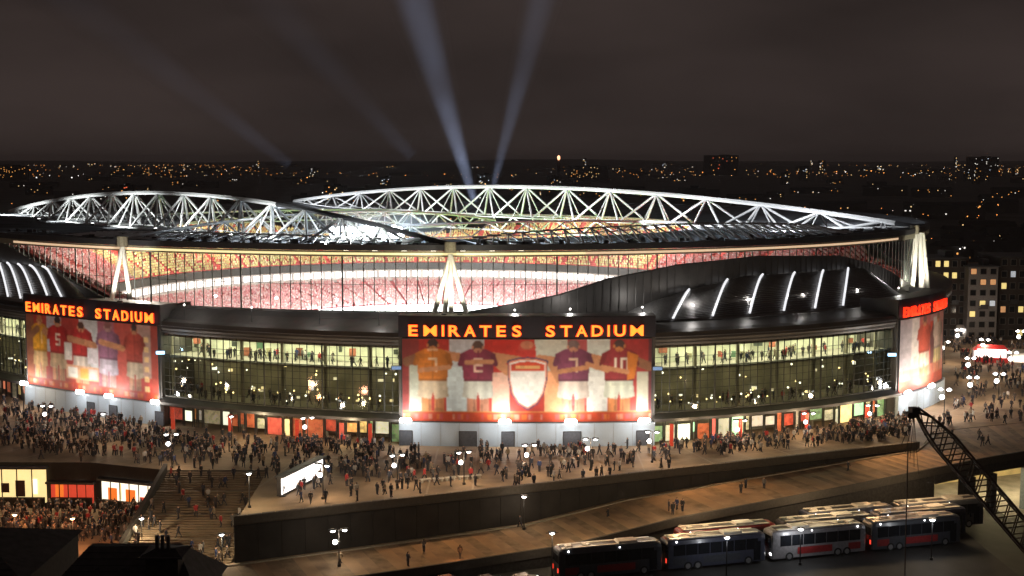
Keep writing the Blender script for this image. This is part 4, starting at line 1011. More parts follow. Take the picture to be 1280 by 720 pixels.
# ================================================================== PODIUM LAMPS
M_head = mat('lamp_glow', (1, 1, 1), emit=12, ecol=(1, .98, .95)); M_warm = mat('lamp_glow_warm', (1, .8, .5), emit=9, ecol=(1, .74, .36))
LAMPS = 0
def lamp_post(x, y, z, h, lab, group, power=900, col=(1, .80, .56), two=True, m=M_head, rz=None, r=.30):
    t = thing('lamp_post', lab, 'lamp post', (x, y, z), rnd.uniform(-.5, .5) if rz is None else rz, group)
    obj('post', MB().beam((0, 0, 0), (0, 0, h), .09, 8, .05).box((0, 0, .15), (.35, .35, .3)), M_black, t)
    arm = MB().beam((-.75, 0, h - .1), (.75, 0, h - .1), .04, 6)
    if two: arm.beam((-.5, 0, h - 1.5), (.1, 0, h - 1.5), .04, 6)
    obj('arm', arm, M_black, t)
    for sx_ in (-.7, .7) if two else (0,):
        hd = obj('lamp_head', MB().box((sx_, 0, h), (.85, .45, .16)), M_dsteel, t); obj('lens', MB().ball((sx_, 0, h - .14), r, 8, 5, .6), m, hd)
    if two: obj('lower_lamp', MB().ball((-.45, 0, h - 1.5), r, 8, 6), m, t)
    lamp('POINT', (0, 0, h - .8), power, col, .35, None, t)
    return t
for i, (px, py) in enumerate(feet):
    p = at(px, py, 0); lamp_post(p.x, p.y, 0, 4.6, 'twin headed white lamp post along the podium wall, %s from the left' % ord_[i], 'lamp posts along the podium wall', 950, (1, .72, .45))
for i, (px, py) in enumerate(((60, 545), (130, 556), (215, 585), (290, 560), (385, 562), (30, 515))):
    p = at(px, py, 0); lamp_post(p.x, p.y, 0, 5, 'white lamp post in the crowd, ' + ('below the left banner', 'before the right half of the left banner', 'at the head of the broad steps', 'in front of the left shopfronts', 'behind the lit billboard', 'at the far left by the left banner')[i], 'lamp posts in the left crowd', 700, (1, .74, .5), two=i % 2 == 0)
for i, (px, py) in enumerate(((1180, 522), (1215, 505), (1212, 478), (1248, 500), (1265, 470), (1230, 452), (1180, 455), (1275, 440), (1198, 438))):
    p = at(px, py, 0); lamp_post(p.x, p.y, 0, 5, 'white lamp post on the right plaza, ' + ('nearest the stadium corner', 'in front of the stall crowd', 'in the middle of the crowd', 'nearest the ramp edge', 'at the right edge of the photo', 'just before the red stall', 'beside the narrow right banner', 'behind the pale canvas stall', 'farthest back by the flats')[i], 'lamp posts on the right plaza', 1000, (1, .76, .5), r=.42)
for i, (px, py, z) in enumerate(((316, 655, -6), (278, 712, -6), (178, 690, -6), (92, 690, -6), (20, 685, -6))):
    p = at(px, py, z)
    if i == 0: p = Vector((-33.0, 157.5, 0)); z = 0
    lamp_post(p.x, p.y, z, 4.5, ('white lamp post at the corner of the podium wall', 'white lamp post at the foot of the broad steps', 'white lamp post among people below the lit shops', 'orange lamp post below the lit shops, nearer the steps', 'orange lamp post below the lit shops, farther left')[i], 'lamp posts round the lower plaza', (900, 900, 700, 900, 900)[i], (1, .8, .5) if i < 3 else (1, .42, .16), two=False, m=M_head if i < 3 else M_warm)
for i, (px, py, z) in enumerate(((424, 708, -4.4), (655, 662, -4.05), (690, 722, -5.5))):
    p = at(px, py, z)
    lamp_post(p.x, p.y, z, 4.5 if i < 2 else 5.5, ('lamp post on the lower end of the ramp', 'dim lamp post at the outer edge of the ramp', 'white lamp post left of the parked coaches')[i], 'lamp posts by the ramp', (700, 250, 300)[i], two=i == 0)
# long row of small wall lights is not seen; the ramp glows from unseen sodium spots, no masts built
for i, (t, lab) in enumerate(((.25, 'left'), (.62, 'middle'), (.95, 'right'))):
    p = wall_line(t)
    lamp('SPOT', (p.x - 2, p.y + 3, 9), 6800 if i else 5200, (1, .55, .24), .5, (p.x + 4, p.y - 9, -3), None, math.radians(100), .8)
# concrete benches in a row near the wall
for i, px in enumerate((532, 548, 563, 579, 595)):
    p = at(px, 603 - i * 1.2, 0)
    b = thing('bench', 'pale concrete bench block on the podium, %s of the row from the left' % ord_[i], 'bench', (p.x, p.y, 0), .4, 'concrete benches by the podium wall')
    obj('seat', MB().box((0, 0, .45), (1.5, .6, .14)), mat('bench_stone', (.55, .5, .42), .8), b)
    for s_ in (-.5, .5): obj('leg', MB().box((s_, 0, .19), (.22, .5, .37)), mat('bench_stone'), b)
# the long backlit panel
p0, p1 = at(352, 622, 0), at(404, 595, 0); d = p1 - p0; ang = math.atan2(d.y, d.x); L = d.length
k = thing('lit_billboard', 'long white backlit advertising panel standing on the podium above the steps', 'billboard', tuple((p0 + p1) / 2), ang)
obj('case', MB().box((0, .35, 1.35), (L, .6, 2.5)).box((0, .2, 2.72), (L + .5, 1.3, .16)), M_dsteel, k)
for i in range(6): obj('light_panel', MB().box((-L / 2 + (i + .5) * L / 6, .03, 1.4), (L / 6 - .06, .06, 2.1)), mat('panel_glow', (1, 1, 1), emit=1.5, ecol=(1, .98, .95), sample='FRONT'), k)
for s_ in (-.45, .45): obj('foot', MB().box((s_ * L, .35, .05), (.4, 1.2, .098)), M_dsteel, k)
# ================================================================== LIT SHOPS under the podium edge on the left
def shop(px0, px1, ytop, lab, tone, n, items):
    a = at(px0, 630, -6); b = at(px1, 630, -6)
    Yw = 184.4; xa = (px0 - 640) / FPX * Yw; xb = (px1 - 640) / FPX * Yw; yw = lambda x: 182 + (-61 - x) * .0128 if x < -61 else 182 - (x + 61) * .384
    zt = at(px0, ytop, Y=Yw).z
    t = thing('shop_front', lab, 'shop', ((xa + xb) / 2, yw((xa + xb) / 2) - .1, -6)); inv = -Vector(t.location)
    q = lambda x, z, o: (x, yw(x) - .25 - o, z)
    def P(nm, mb, m): o = obj(nm, mb, m, t); o.location = inv; return o
    P('lit_wall', MB().quad(q(xa, -5.9, 0), q(xb, -5.9, 0), q(xb, zt, 0), q(xa, zt, 0)), tone)
    P('canopy', MB().hexa([q(xa - .3, zt, .02), q(xa - .3, zt, 1.4), q(xb + .3, zt, 1.4), q(xb + .3, zt, .02), q(xa - .3, zt + .3, .02), q(xa - .3, zt + .3, 1.4), q(xb + .3, zt + .3, 1.4), q(xb + .3, zt + .3, .02)]), M_dsteel)
    for i in range(n + 1):
        x = xa + (xb - xa) * i / n; P('mullion', MB().beam(q(x, -6, .12), q(x, zt, .12), .09, 4), M_dsteel)
    for fx, w, z0, z1, c in items:
        x = xa + (xb - xa) * fx; P('poster', MB().quad(q(x - w, z0, .08), q(x + w, z0, .08), q(x + w, z1, .08), q(x - w, z1, .08)), c)
    P('counter', MB().hexa([q(xa + .3, -6, .3), q(xa + .3, -6, .9), q(xb - .3, -6, .9), q(xb - .3, -6, .3), q(xa + .3, -5, .3), q(xa + .3, -5, .9), q(xb - .3, -5, .9), q(xb - .3, -5, .3)]), MATS['dark_stone'])
    lamp('AREA', ((xa + xb) / 2, yw((xa + xb) / 2) - 1.9, zt - .2), 300 * (xb - xa) / 6, (1, .75, .4), xb - xa, ((xa + xb) / 2, yw(0) - 8, -6), None, sizey=.5)
g_y = mat('shop_glow_yellow', (1, .8, .4), .5, emit=1.0, ecol=(1, .78, .34), var=.5, scale=.7); g_w = mat('shop_glow_white', (1, .9, .7), .5, emit=1.5, ecol=(1, .90, .70))
g_o = mat('poster_orange', (.8, .2, .05), .5, emit=.8, ecol=(1, .22, .03)); g_r = mat('poster_red', (.7, .08, .05), .5, emit=.5, ecol=(1, .1, .05)); g_d = mat('poster_dark', (.08, .04, .03), .6)
shop(-20, 56, 579, 'yellow lit shop front at the far left under the podium edge', g_y, 4, [(.55, .7, -5, -2.6, g_d), (.3, .6, -4.4, -3, g_d), (.8, .3, -4.6, -2.4, g_w)])
shop(60, 116, 597, 'narrow reddish lit shop front between the two bright ones', g_r, 5, [(.2, .6, -5, -3.2, g_o), (.45, .35, -5, -3.0, g_w), (.68, .55, -5, -2.8, g_w), (.9, .3, -5, -3.3, g_y)])
shop(126, 205, 591, 'bright white lit shop front with orange posters beside the steps', g_w, 6, [(.2, .75, -5.2, -3.3, g_o), (.52, .8, -5.2, -3.3, g_o), (.34, .2, -4.9, -2.6, g_y), (.75, .6, -5.2, -4.2, g_r)])
lamp('POINT', (-66, 160, 0), 2400, (1, .45, .2), 1.0); lamp('POINT', (-52, 150, -1.5), 1100, (1, .4, .22), .6)
# ================================================================== COACHES
M_cdark = mat('coach_glass', (.012, .014, .018), .12, spec=.6, var=0); M_tyre = mat('tyre', (.02, .02, .02), .9); M_rim = mat('wheel_rim', (.45, .45, .45), .4, .7)
M_croof = mat('coach_roof', (.56, .51, .43), .2, var=.2, scale=1.2); M_cband = mat('coach_roof_dark', (.03, .03, .032), .4)
M_hl = mat('headlight_glow', (1, 1, 1), emit=7); M_tl = mat('tail_glow', (1, .05, .02), emit=1.2, ecol=(1, .06, .03)); M_amb = mat('marker_glow', (1, 1, 1), emit=6)
def make_coach(body_m, stripe_m, lab, lights=True):
    t = thing('coach', lab, 'coach', (0, 0, 0), 0, 'coaches parked below the ramp')
    L, Wd, H0 = 12.2, 2.55, 3.6
    sec = [(-1.27, .32), (-1.275, 1.3), (-1.24, 3.05), (-1.12, 3.42), (-.85, 3.56), (.85, 3.56), (1.12, 3.42), (1.24, 3.05), (1.275, 1.3), (1.27, .32)]
    xs = [-L / 2, -L / 2 + .12, -L / 2 + .5, L / 2 - .5, L / 2 - .12, L / 2]; sc = [.9, .97, 1, 1, .97, .88]
    b = MB(); b.sheet([[(x, y * k, .32 + (z - .32) * (k if z > 1 else 1)) for y, z in sec] for x, k in zip(xs, sc)], close=True)
    for x, k in ((xs[0], sc[0]), (xs[-1], sc[-1])):
        P = [(x, y * k, .32 + (z - .32) * (k if z > 1 else 1)) for y, z in sec]; b.poly(P if x > 0 else P[::-1])
    obj('body', b, body_m, t, smooth=False)
    b = MB(); b.box((-.2, .72, 3.60), (10.9, .42, .10)).box((-.2, -.72, 3.60), (10.9, .42, .10)); obj('roof_sheen_strip', b, M_croof, t)  # pale strips stand in for lamp reflections streaking the roof
    b = MB(); b.box((-.2, 0, 3.585), (10.9, .9, .06)); obj('roof_well', b, M_cband, t)
    obj('air_unit', MB().box((2.2, 0, 3.70), (2.4, 1.5, .26), taper=.9), M_croof, t); obj('roof_hatch', MB().box((-2.6, 0, 3.66), (.8, .8, .12), taper=.85), M_croof, t); obj('roof_hatch', MB().box((-4.6, 0, 3.66), (.8, .8, .12), taper=.85), M_croof, t)
    for s_ in (-1, 1):
        for i in range(7):
            x = -5.35 + i * 1.5; obj('window', MB().hexa([(x, s_ * 1.262, 1.75), (x + 1.42, s_ * 1.262, 1.75), (x + 1.42, s_ * 1.285, 1.75), (x, s_ * 1.285, 1.75), (x, s_ * 1.235, 3.0), (x + 1.42, s_ * 1.235, 3.0), (x + 1.42, s_ * 1.258, 3.0), (x, s_ * 1.258, 3.0)]), M_cdark, t)
        obj('stripe', MB().box((.6, s_ * 1.282, 1.1), (4.5, .02, .8)).box((-4.6, s_ * 1.282, 1.1), (1.6, .02, .8)), stripe_m, t)
        for x in (-3.6, -2.4, 3.9) if True else ():
            w = obj('wheel', MB().beam((x, s_ * 1.0, .5), (x, s_ * 1.31, .5), .5, 16), M_tyre, t); obj('rim', MB().beam((x, s_ * 1.30, .5), (x, s_ * 1.335, .5), .3, 12), M_rim, w)
        obj('mirror', MB().beam((L / 2 - .1, s_ * 1.1, 3.0), (L / 2 + .5, s_ * 1.35, 2.9), .04, 5).box((L / 2 + .5, s_ * 1.35, 2.6), (.15, .22, .5)), M_cdark, t)
        obj('headlight', MB().box((L / 2 + .015, s_ * .85, .85), (.06, .42, .2)), M_hl if lights else M_rim, t)
        obj('tail_light', MB().box((-L / 2 - .015, s_ * .9, 1.2), (.06, .25, .5)), M_tl, t)
        obj('marker_lamp', MB().ball((-5.0, s_ * 1.22, 3.35), .11, 6, 4), M_amb, t); obj('marker_lamp', MB().ball((1.0, s_ * 1.22, 3.35), .09, 6, 4), M_amb, t)
    obj('windscreen', MB().quad((L / 2 + .01, -1.0, 1.5), (L / 2 + .01, 1.0, 1.5), (L / 2 + .01, .95, 2.95), (L / 2 + .01, -.95, 2.95)), M_cdark, t)
    obj('rear_window', MB().quad((-L / 2 - .01, 1.0, 2.0), (-L / 2 - .01, -1.0, 2.0), (-L / 2 - .01, -.95, 2.9), (-L / 2 - .01, .95, 2.9)), M_cdark, t)
    obj('door', MB().box((5.0, -1.285, 1.55), (.85, .03, 2.2)), M_cdark, t)
    return t
c_dark = mat('coach_paint_dark', (.06, .065, .075), .3, coat=.3); c_red = mat('coach_paint_red', (.30, .03, .03), .3, coat=.3); c_white = mat('coach_paint_white', (.24, .23, .235), .3, coat=.3); c_blue = mat('coach_paint_blue', (.06, .066, .095), .3, coat=.3)
protos = [make_coach(c_dark, c_red, 'x', False), make_coach(c_white, c_red, 'x'), make_coach(c_blue, c_dark, 'x', False), make_coach(c_red, c_white, 'x', False)]
gz = -8.0; gy = -5.5
ca0, ca1 = at(690, 730, gy), at(1215, 680, gy)
cdv = (ca1 - ca0); cang = math.atan2(cdv.y, cdv.x); cu = cdv.normalized(); cn = Vector((-cu.y, cu.x, 0))
CSC = 1.06
COACH = [(0, 7.2, 0, 'dark coach with red panels, leftmost of the front row below the ramp'), (0, 20.4, 2, 'blue grey coach, second from the left in the front row'), (0, 33.8, 1, 'pale and red coach with its headlights on in the front row'), (0, 47.2, 0, 'dark coach with red panels at the right end of the front row'),
         (1, 23.5, 3, 'red coach in the second row behind the blue grey one'), (1, 37.0, 0, 'dark coach in the second row behind the pale and red one'), (1, 50.2, 2, 'blue grey coach at the right end of the second row'),
         (2, 28.5, 0, 'dark coach at the left end of the third row'), (2, 41.8, 2, 'blue grey coach in the middle of the third row'), (2, 55.0, 0, 'dark coach at the right end of the third row'),
         (3, 38.0, 0, 'dark coach at the left end of the fourth row, under the ramp parapet'), (3, 51.2, 3, 'red coach in the fourth row'), (4, 47.5, 0, 'dark coach farthest back, close under the ramp parapet')]
used = set()
for row, s_, k, lab in COACH:
    q = ca0 + cu * (s_ * 1.03) + cn * (row * 3.15 + 1.6)
    far_ = q + cn * 1.7 - cu * 6.6; t_ = (far_ - PW0).dot((PW1 - PW0).normalized()); w_ = (far_ - PW0).dot(WN)
    if w_ > -14.6: continue
    q.z = gy + .012
    if k in used: c = copy_tree(protos[k], None, q, cang + rnd.uniform(-.02, .02), lab)
    else: c = protos[k]; c.location = q; c.rotation_euler = (0, 0, cang + PI * (k == 1)); c['label'] = lab; used.add(k)
    c.scale = (CSC, CSC, CSC)
yard = MB(); yard.quad((-19, 60, gy), (60, 60, gy), (60, 178, gy), (-19, 144, gy)).quad((60, 60, gy), (72, 60, gz), (72, 186, gz), (60, 178, gy)).quad((72, 60, gz), (150, 60, gz), (150, 220, gz), (72, 186, gz)); struct('coach_park', yard, mat('asphalt', (.024, .023, .022), .75, var=.4, scale=.4, bump=.2))
for i, (px, py, h) in enumerate(((908, 722, 5.0), (1000, 706, 4.6), (1164, 700, 5.2))):
    p = at(px, py, gy); lamp_post(p.x, p.y, gy, h, ('white lamp post before the second coach from the left', 'white lamp post at the nose of the white and red coach', 'white lamp post before the right end of the coaches')[i], 'lamp posts in the coach park', 260, (.92, .95, 1), two=False, r=.34)
for s_ in (6, 22, 38, 54):
    q = ca0 + cu * s_ + cn * 6; lamp('POINT', (q.x, q.y, gy + 8.0), 1700, (1, .72, .42), .8)
# cars at the foot of the ramp
def make_car(x, y, z, rz, m, lab):
    t = thing('car', lab, 'car', (x, y, z), rz, 'cars below the ramp')
    prof = [(-2.1, .35), (-2.15, .75), (-2.0, .95), (-1.5, 1.0), (-.95, 1.42), (.45, 1.45), (1.15, .98), (2.0, .82), (2.15, .6), (2.1, .35)]
    b = MB(); b.sheet([[(x_, s_ * (.86 if z_ < 1.1 else .68), z_) for x_, z_ in prof] for s_ in (-1, 1)], close=True); b.poly([(x_, -.86 if z_ < 1.1 else -.68, z_) for x_, z_ in prof]); b.poly([(x_, .86 if z_ < 1.1 else .68, z_) for x_, z_ in prof][::-1])
    obj('body', b, m, t)
    for s_ in (-1, 1):
        obj('side_window', MB().quad((-1.25, s_ * .83, 1.04), (.85, s_ * .83, 1.04), (.38, s_ * .715, 1.38), (-.85, s_ * .715, 1.38)), M_cdark, t)
        for x_ in (-1.3, 1.3):
            w = obj('wheel', MB().beam((x_, s_ * .66, .32), (x_, s_ * .89, .32), .32, 14), M_tyre, t); obj('rim', MB().beam((x_, s_ * .88, .32), (x_, s_ * .905, .32), .2, 10), M_rim, w)
        obj('headlight', MB().box((2.13, s_ * .6, .68), (.08, .3, .14)), M_hl, t); obj('tail_light', MB().box((-2.13, s_ * .62, .8), (.08, .28, .16)), M_tl, t)
    obj('windscreen', MB().quad((.52, -.66, 1.42), (1.13, -.8, 1.02), (1.13, .8, 1.02), (.52, .66, 1.42)), M_cdark, t); return t
for px, py, rz, m, lab in ((560, 735, .5, c_red, 'red car parked at the foot of the ramp wall, left of the coaches'), (610, 735, .55, c_dark, 'dark car parked between the red car and the coaches'), (655, 733, .5, c_white, 'white car parked nearest the leftmost coach')):
    p = at(px, py, gy); make_car(p.x, p.y, gy + .012, rz, m, lab)
lamp('POINT', tuple(at(575, 700, -4)), 180, (1, .4, .15), .5)
# ================================================================== UNDERPASS beneath the ramp at the right
up = thing('underpass', 'pale yellow lit underpass with blue grey pillar beneath the ramp', 'underpass', (82, 204, gz))
def U(nm, mb, m): o = obj(nm, mb, m, up); o.location = -Vector(up.location); return o
U('back_wall', MB().quad((66.2, 200.0, gz), (125, 226, gz), (125, 226, -1.7), (66.2, 200.0, -1.7)), mat('underpass_wall', (.75, .62, .36), .7, var=.25, scale=.4))
U('ceiling', MB().quad((66.0, 182.2, -1.75), (125, 208, -1.75), (125, 226, -1.7), (66.2, 199.9, -1.7)), M_conc)
U('floor', MB().quad((64.6, 178, gz + .02), (125, 205, gz + .02), (125, 226, gz + .02), (60.6, 200, gz + .02)), M_conc)
for px, w, m in ((1208, .9, M_dsteel), (1262, 1.9, mat('blue_grey_render', (.26, .32, .40), .7)), (1172, 2.2, M_dsteel)):
    X = (px - 640) / FPX * 197; Y = 181.4 + (X - 68) * .50; U('pillar', MB().box((X, Y + .6, (gz - 1.8) / 2), (w, 1.1, -1.8 - gz), .38), m)
for i, x in enumerate((70, 78, 90)): lamp('POINT', (x, 190.5 + (x - 70) * .405, -3.0), 1700, (1, .80, .42), .4)
for x in (69, 74, 79, 84): U('ceiling_lamp', MB().box((x, 193 + (x - 69) * .4, -1.95), (1.4, .3, .12), .38), mat('tube_glow', (1, .9, .6), emit=4, ecol=(1, .9, .6)))
# ================================================================== LATTICE BOOM
bo = thing('crane_boom', 'dark lattice crane boom slanting across the ramp at the right', 'crane', (80, 140, gz)); inv = -Vector(bo.location)
A_, B_ = at(1146, 512, Y=139), at(1300, 692, Y=139); B2 = B_ + (B_ - A_) * .16; dr = (B2 - A_).normalized(); nu = Vector((0, 1, 0)); nv = dr.cross(nu).normalized()
def bp(s, a, b): w = 1.15 * min(1, .25 + 5 * s, .3 + 9 * (1 - s)); return A_.lerp(B2, s) + nu * a * w + nv * b * w
M_boom = mat('boom_paint', (.045, .028, .022), .7)
def BO(nm, mb, m=M_boom): o = obj(nm, mb, m, bo); o.location = inv
for a in (-1, 1):
    for b in (-1, 1): BO('chord', MB().path([bp(s, a, b) for s in np.linspace(0, 1, 12)], .12, 6))
nb = 16
for i in range(nb):
    s0, s1 = i / nb, (i + 1) / nb
    for a0, b0, a1, b1 in ((-1, -1, -1, 1), (1, -1, 1, 1), (-1, -1, 1, -1), (-1, 1, 1, 1)):
        BO('brace', MB().beam(bp(s0, a0, b0), bp(s1, a1, b1), .08, 5)); BO('brace', MB().beam(bp(s0, a1, b1), bp(s1, a0, b0), .08, 5))
BO('boom_head', MB().box(A_ + Vector((-.3, 0, -.3)), (.9, .9, 1.1), .2).beam(A_ + Vector((-.8, -.5, -.6)), A_ + Vector((-.8, .5, -.6)), .35, 10))
BO('mast', MB().beam((tuple(at(1135, 600, Y=139))[0], 139, gz), at(1135, 560, Y=139), .07, 6))
for j in range(5): BO('pendant', MB().beam(A_ + Vector((-.3, 0, -.6)), A_ + Vector((-1.6 + j * .5, 0, -4 - j * .8)), .035, 4))
BO('cab', MB().box((B2.x, 139, gz + 1.6), (4.5, 3, 3.1)).box((B2.x - .3, 139, gz + .4), (6.5, 3.4, .8)))
BO('boom_root', MB().beam(B2, (B2.x, 139, gz + 2), .5, 8))
# ================================================================== DARK ROOFS in the foreground
M_slate = mat('slate_roof', (.05, .048, .05), .8, var=.4, scale=1.5); M_brick = mat('dark_brick', (.03, .025, .022), .9, var=.3)
def house(x0, x1, y0_, y1_, zt, rise, lab, chim=None, ridge_x=True):
    t = thing('house', lab, 'house', ((x0 + x1) / 2, (y0_ + y1_) / 2, gz)); w, dd = (x1 - x0) / 2, (y1_ - y0_) / 2; h = zt - gz
    obj('wall', MB().box((0, 0, h / 2), (2 * w, 2 * dd, h)), M_brick, t)
    e = .4; r_ = MB()
    r_.hexa([(-w - e, -dd - e, h), (w + e, -dd - e, h), (w + e, dd + e, h), (-w - e, dd + e, h), (-w * .6, -dd * .1, h + rise), (w * .6, -dd * .1, h + rise), (w * .6, dd * .1, h + rise), (-w * .6, dd * .1, h + rise)])
    rf = obj('roof', r_, M_slate, t)
    for k in range(9): z = h + rise * k / 9; f_ = 1 - k / 9; obj('slate_course', MB().beam((-w * (.6 + .4 * f_) - e * f_, -dd * (.1 + .9 * f_) - e * f_, z + .03), (w * (.6 + .4 * f_) + e * f_, -dd * (.1 + .9 * f_) - e * f_, z + .03), .05, 4), M_slate, rf)
    for k in range(3): obj('roof_vent', MB().beam((-w * .4 + k * w * .35, -dd * .5, h + rise * .2), (-w * .4 + k * w * .35, -dd * .5, h + rise * .2 + 1.3), .14, 8), M_dsteel, rf)
    obj('gutter', MB().beam((-w - .5, -dd - .5, h), (w + .5, -dd - .5, h), .1, 6), M_dsteel, t)
    if chim: obj('chimney', MB().box((chim[0], chim[1], h + chim[2] / 2 - .2), (chim[3], chim[3], chim[2] + .4)), M_brick, t); 
    return t
def hz(px, py, Y): return at(px, py, Y=Y)
house(-66, -37.5, 95, 108, hz(10, 690, 102).z, hz(10, 659, 102).z - hz(10, 690, 102).z, 'dark slate roofed house at the bottom left corner', (-8, 1, 3.2, 1.1))
q0, q1 = hz(60, 706, 92), hz(262, 724, 92)
house(q0.x + 1, q1.x, 88, 96, q1.z - .4, hz(150, 681, 92).z - q1.z + .4, 'long dark roofed house in front of the lower plaza', (4.2, -2.2, 1.2, .7))
q2 = hz(207, 705, 90); house(q2.x - 1.15, q2.x + 1.15, 89, 91.3, hz(207, 690, 90).z, .25, 'dark boxy stair head standing above the long dark roof')
#hz(640, 735, 100).x, hz(1330, 735, 100).x, 96, 110, hz(900, 735, 100).z, .6, 'flat dark roof along the bottom right below the coaches')
# ================================================================== RIGHT PLAZA: stalls, flats
def stall(px, py, w, rm, lab, glow):
    p = at(px, py, 0); t = thing('market_stall', lab, 'stall', (p.x, p.y, 0), -.25, 'stalls on the right plaza')
    for sx_ in (-1, 1):
        for sy_ in (-1, 1): obj('post', MB().beam((sx_ * w / 2 * .94, sy_ * 1.4, 0), (sx_ * w / 2 * .94, sy_ * 1.4, 2.6), .06, 6), M_white, t)
    obj('counter', MB().box((0, -1.0, .5), (w * .94, .6, 1.0)), rm, t); obj('roof', MB().hexa([(-w / 2, -1.7, 2.6), (w / 2, -1.7, 2.6), (w / 2, 1.7, 2.6), (-w / 2, 1.7, 2.6), (-w / 2 * .7, -.3, 3.7), (w / 2 * .7, -.3, 3.7), (w / 2 * .7, .3, 3.7), (-w / 2 * .7, .3, 3.7)]), rm, t)
    obj('back_board', MB().box((0, 1.2, 1.4), (w * .9, .08, 2.2)), glow, t); obj('sign_board', MB().box((0, -1.75, 2.75), (w * .8, .08, .5)), glow, t)
    lamp('POINT', (0, -.3, 2.3), 260, (1, .9, .8), .3, None, t); return t
m_sr = mat('stall_red', (.55, .03, .03), .6, emit=.18, ecol=(1, .05, .04)); m_sg = mat('stall_glow', (1, .95, .9), emit=1.6, ecol=(1, .9, .85)); m_sb = mat('stall_canvas', (.6, .55, .5), .7)
stall(1238, 452, 7.5, m_sr, 'red roofed merchandise stall with a glowing white board', m_sg)
stall(1278, 458, 5, m_sb, 'pale canvas stall right of the red roofed one', mat('stall_glow_dim', (1, .9, .8), emit=.5, ecol=(1, .85, .7)))
stall(1203, 425, 4, m_sb, 'pale canvas stall behind the narrow right banner', m_sg)
def flats(px0, px1, ytop, Y, depth, m, lab, cols_, floors, seed, skipx=()):
    X0, X1 = (px0 - 640) / FPX * Y, (px1 - 640) / FPX * Y; zt = at(px0, ytop, Y=Y).z; t = thing('apartment_block', lab, 'building', ((X0 + X1) / 2, Y + depth / 2, 0)); w = X1 - X0
    obj('wall', MB().box((0, 0, zt / 2), (w, depth, zt)), m, t); obj('roof', MB().box((0, 0, zt + .15), (w + .8, depth + .8, .3)).box((w * .2, 0, zt + 1), (w * .2, depth * .4, 1.5)), M_dsteel, t)
    g = random.Random(seed)
    for i in range(cols_):
        for j in range(floors):
            x = -w / 2 + (i + .5) * w / cols_; z = (j + .35) * zt / floors; ww, hh = w / cols_ * .55, zt / floors * .5; lit = g.random()
            mm = mat('window_yellow', (1, .8, .3), emit=.8, ecol=(1, .78, .28)) if lit < .09 else mat('window_orange', (1, .5, .2), emit=.4, ecol=(1, .5, .22)) if lit < .17 else mat('window_pale', (.8, .85, .9), emit=.35, ecol=(.8, .9, 1)) if lit < .20 else M_cdark
            f_ = obj('window', MB().box((x, -depth / 2, z + hh / 2), (ww + .24, .12, hh + .24)), mat('window_surround', (.12, .11, .10), .7), t); obj('pane', MB().quad((x - ww / 2, -depth / 2 - .07, z), (x + ww / 2, -depth / 2 - .07, z), (x + ww / 2, -depth / 2 - .07, z + hh), (x - ww / 2, -depth / 2 - .07, z + hh)), mm, f_)
        if i % 2: obj('balcony', MB().box((-w / 2 + (i + .5) * w / cols_, -depth / 2 - .7, zt * .45), (w / cols_ * .8, 1.3, .15)).box((-w / 2 + (i + .5) * w / cols_, -depth / 2 - 1.3, zt * .45 + .5), (w / cols_ * .8, .06, 1.0)), M_dsteel, t)
    return t
m_fb = mat('flat_brick', (.04, .03, .026), .9, var=.3, scale=.5); m_fw = mat('flat_render', (.20, .185, .18), .8)
flats(1158, 1211, 324, 312, 14, m_fb, 'dark brick apartment block with yellow windows behind the right banner', 5, 7, 1)
flats(1213, 1250, 334, 309, 8, m_fw, 'pale rendered stair tower between the dark apartment blocks', 3, 7, 40)
flats(1252, 1330, 322, 312, 14, m_fb, 'dark brick apartment block at the right edge with orange windows', 7, 7, 8)
lamp('POINT', ((1235 - 640) / FPX * 295, 298, 10), 350, (1, .92, .9), .6)
# ================================================================== CITY
M_town = mat('town_wall', (.10, .09, .085), .9, var=.3, scale=.05); M_tr = mat('town_roof', (.03, .028, .03), .8)
WG = [mat('far_window_%s' % n_, c, emit=e, ecol=c) for n_, c, e in (('orange', (1, .42, .10), 1.5), ('amber', (1, .66, .28), 1.4), ('white', (1, .95, .85), 1.5), ('pale', (.75, .85, 1), 1.2), ('red', (1, .16, .06), 1.4))]
crng = random.Random(11)
def ground_z(y): 
    return -8.2 if y < 1500 else -8.2 + min(1, (y - 1500) / 5000) * 36
def far_block(px, D, w, h, d_, lab, nwin, cols_=(0, 1, 2), rows_=None, gable=True):
    X = (px - 640) / FPX * D; z = ground_z(D); t = thing('distant_building', lab, 'building', (X, D, z), crng.uniform(-.3, .3), 'buildings of the far city')
    t['nw'] = nwin
    b = MB().box((0, 0, h / 2), (w, d_, h)); obj('wall', b, M_town, t)
    r_ = MB()
    if gable: 
        k = d_ * .25; n = [(-w / 2 - .3, -d_ / 2 - .3, h), (w / 2 + .3, -d_ / 2 - .3, h), (w / 2 + .3, d_ / 2 + .3, h), (-w / 2 - .3, d_ / 2 + .3, h), (-w / 2, -.1, h + k), (w / 2, -.1, h + k), (w / 2, .1, h + k), (-w / 2, .1, h + k)]; r_.hexa(n)
    else: r_.box((0, 0, h + .2), (w + .4, d_ + .4, .4)).box((w * .1, 0, h + 1.2), (w * .3, d_ * .4, 1.8))
    obj('roof', r_, M_tr, t)
    px_m = FPX / D; s = max(.9, .75 / px_m)
    m = [MB(), MB(), MB(), MB(), MB()]
    for i in range(nwin):
        x = crng.uniform(-w / 2 + s, w / 2 - s) if w > 2 * s + .5 else 0; zz = crng.uniform(.25, .95) * h; c = crng.choice(cols_); m[c].box((x, -d_ / 2 - .03, zz), (s * crng.uniform(.8, 1.6), .1, s * crng.uniform(.8, 1.2)))
    for i, q in enumerate(m):
        if q.v: obj('lit_window', q, WG[i], t)
    return t
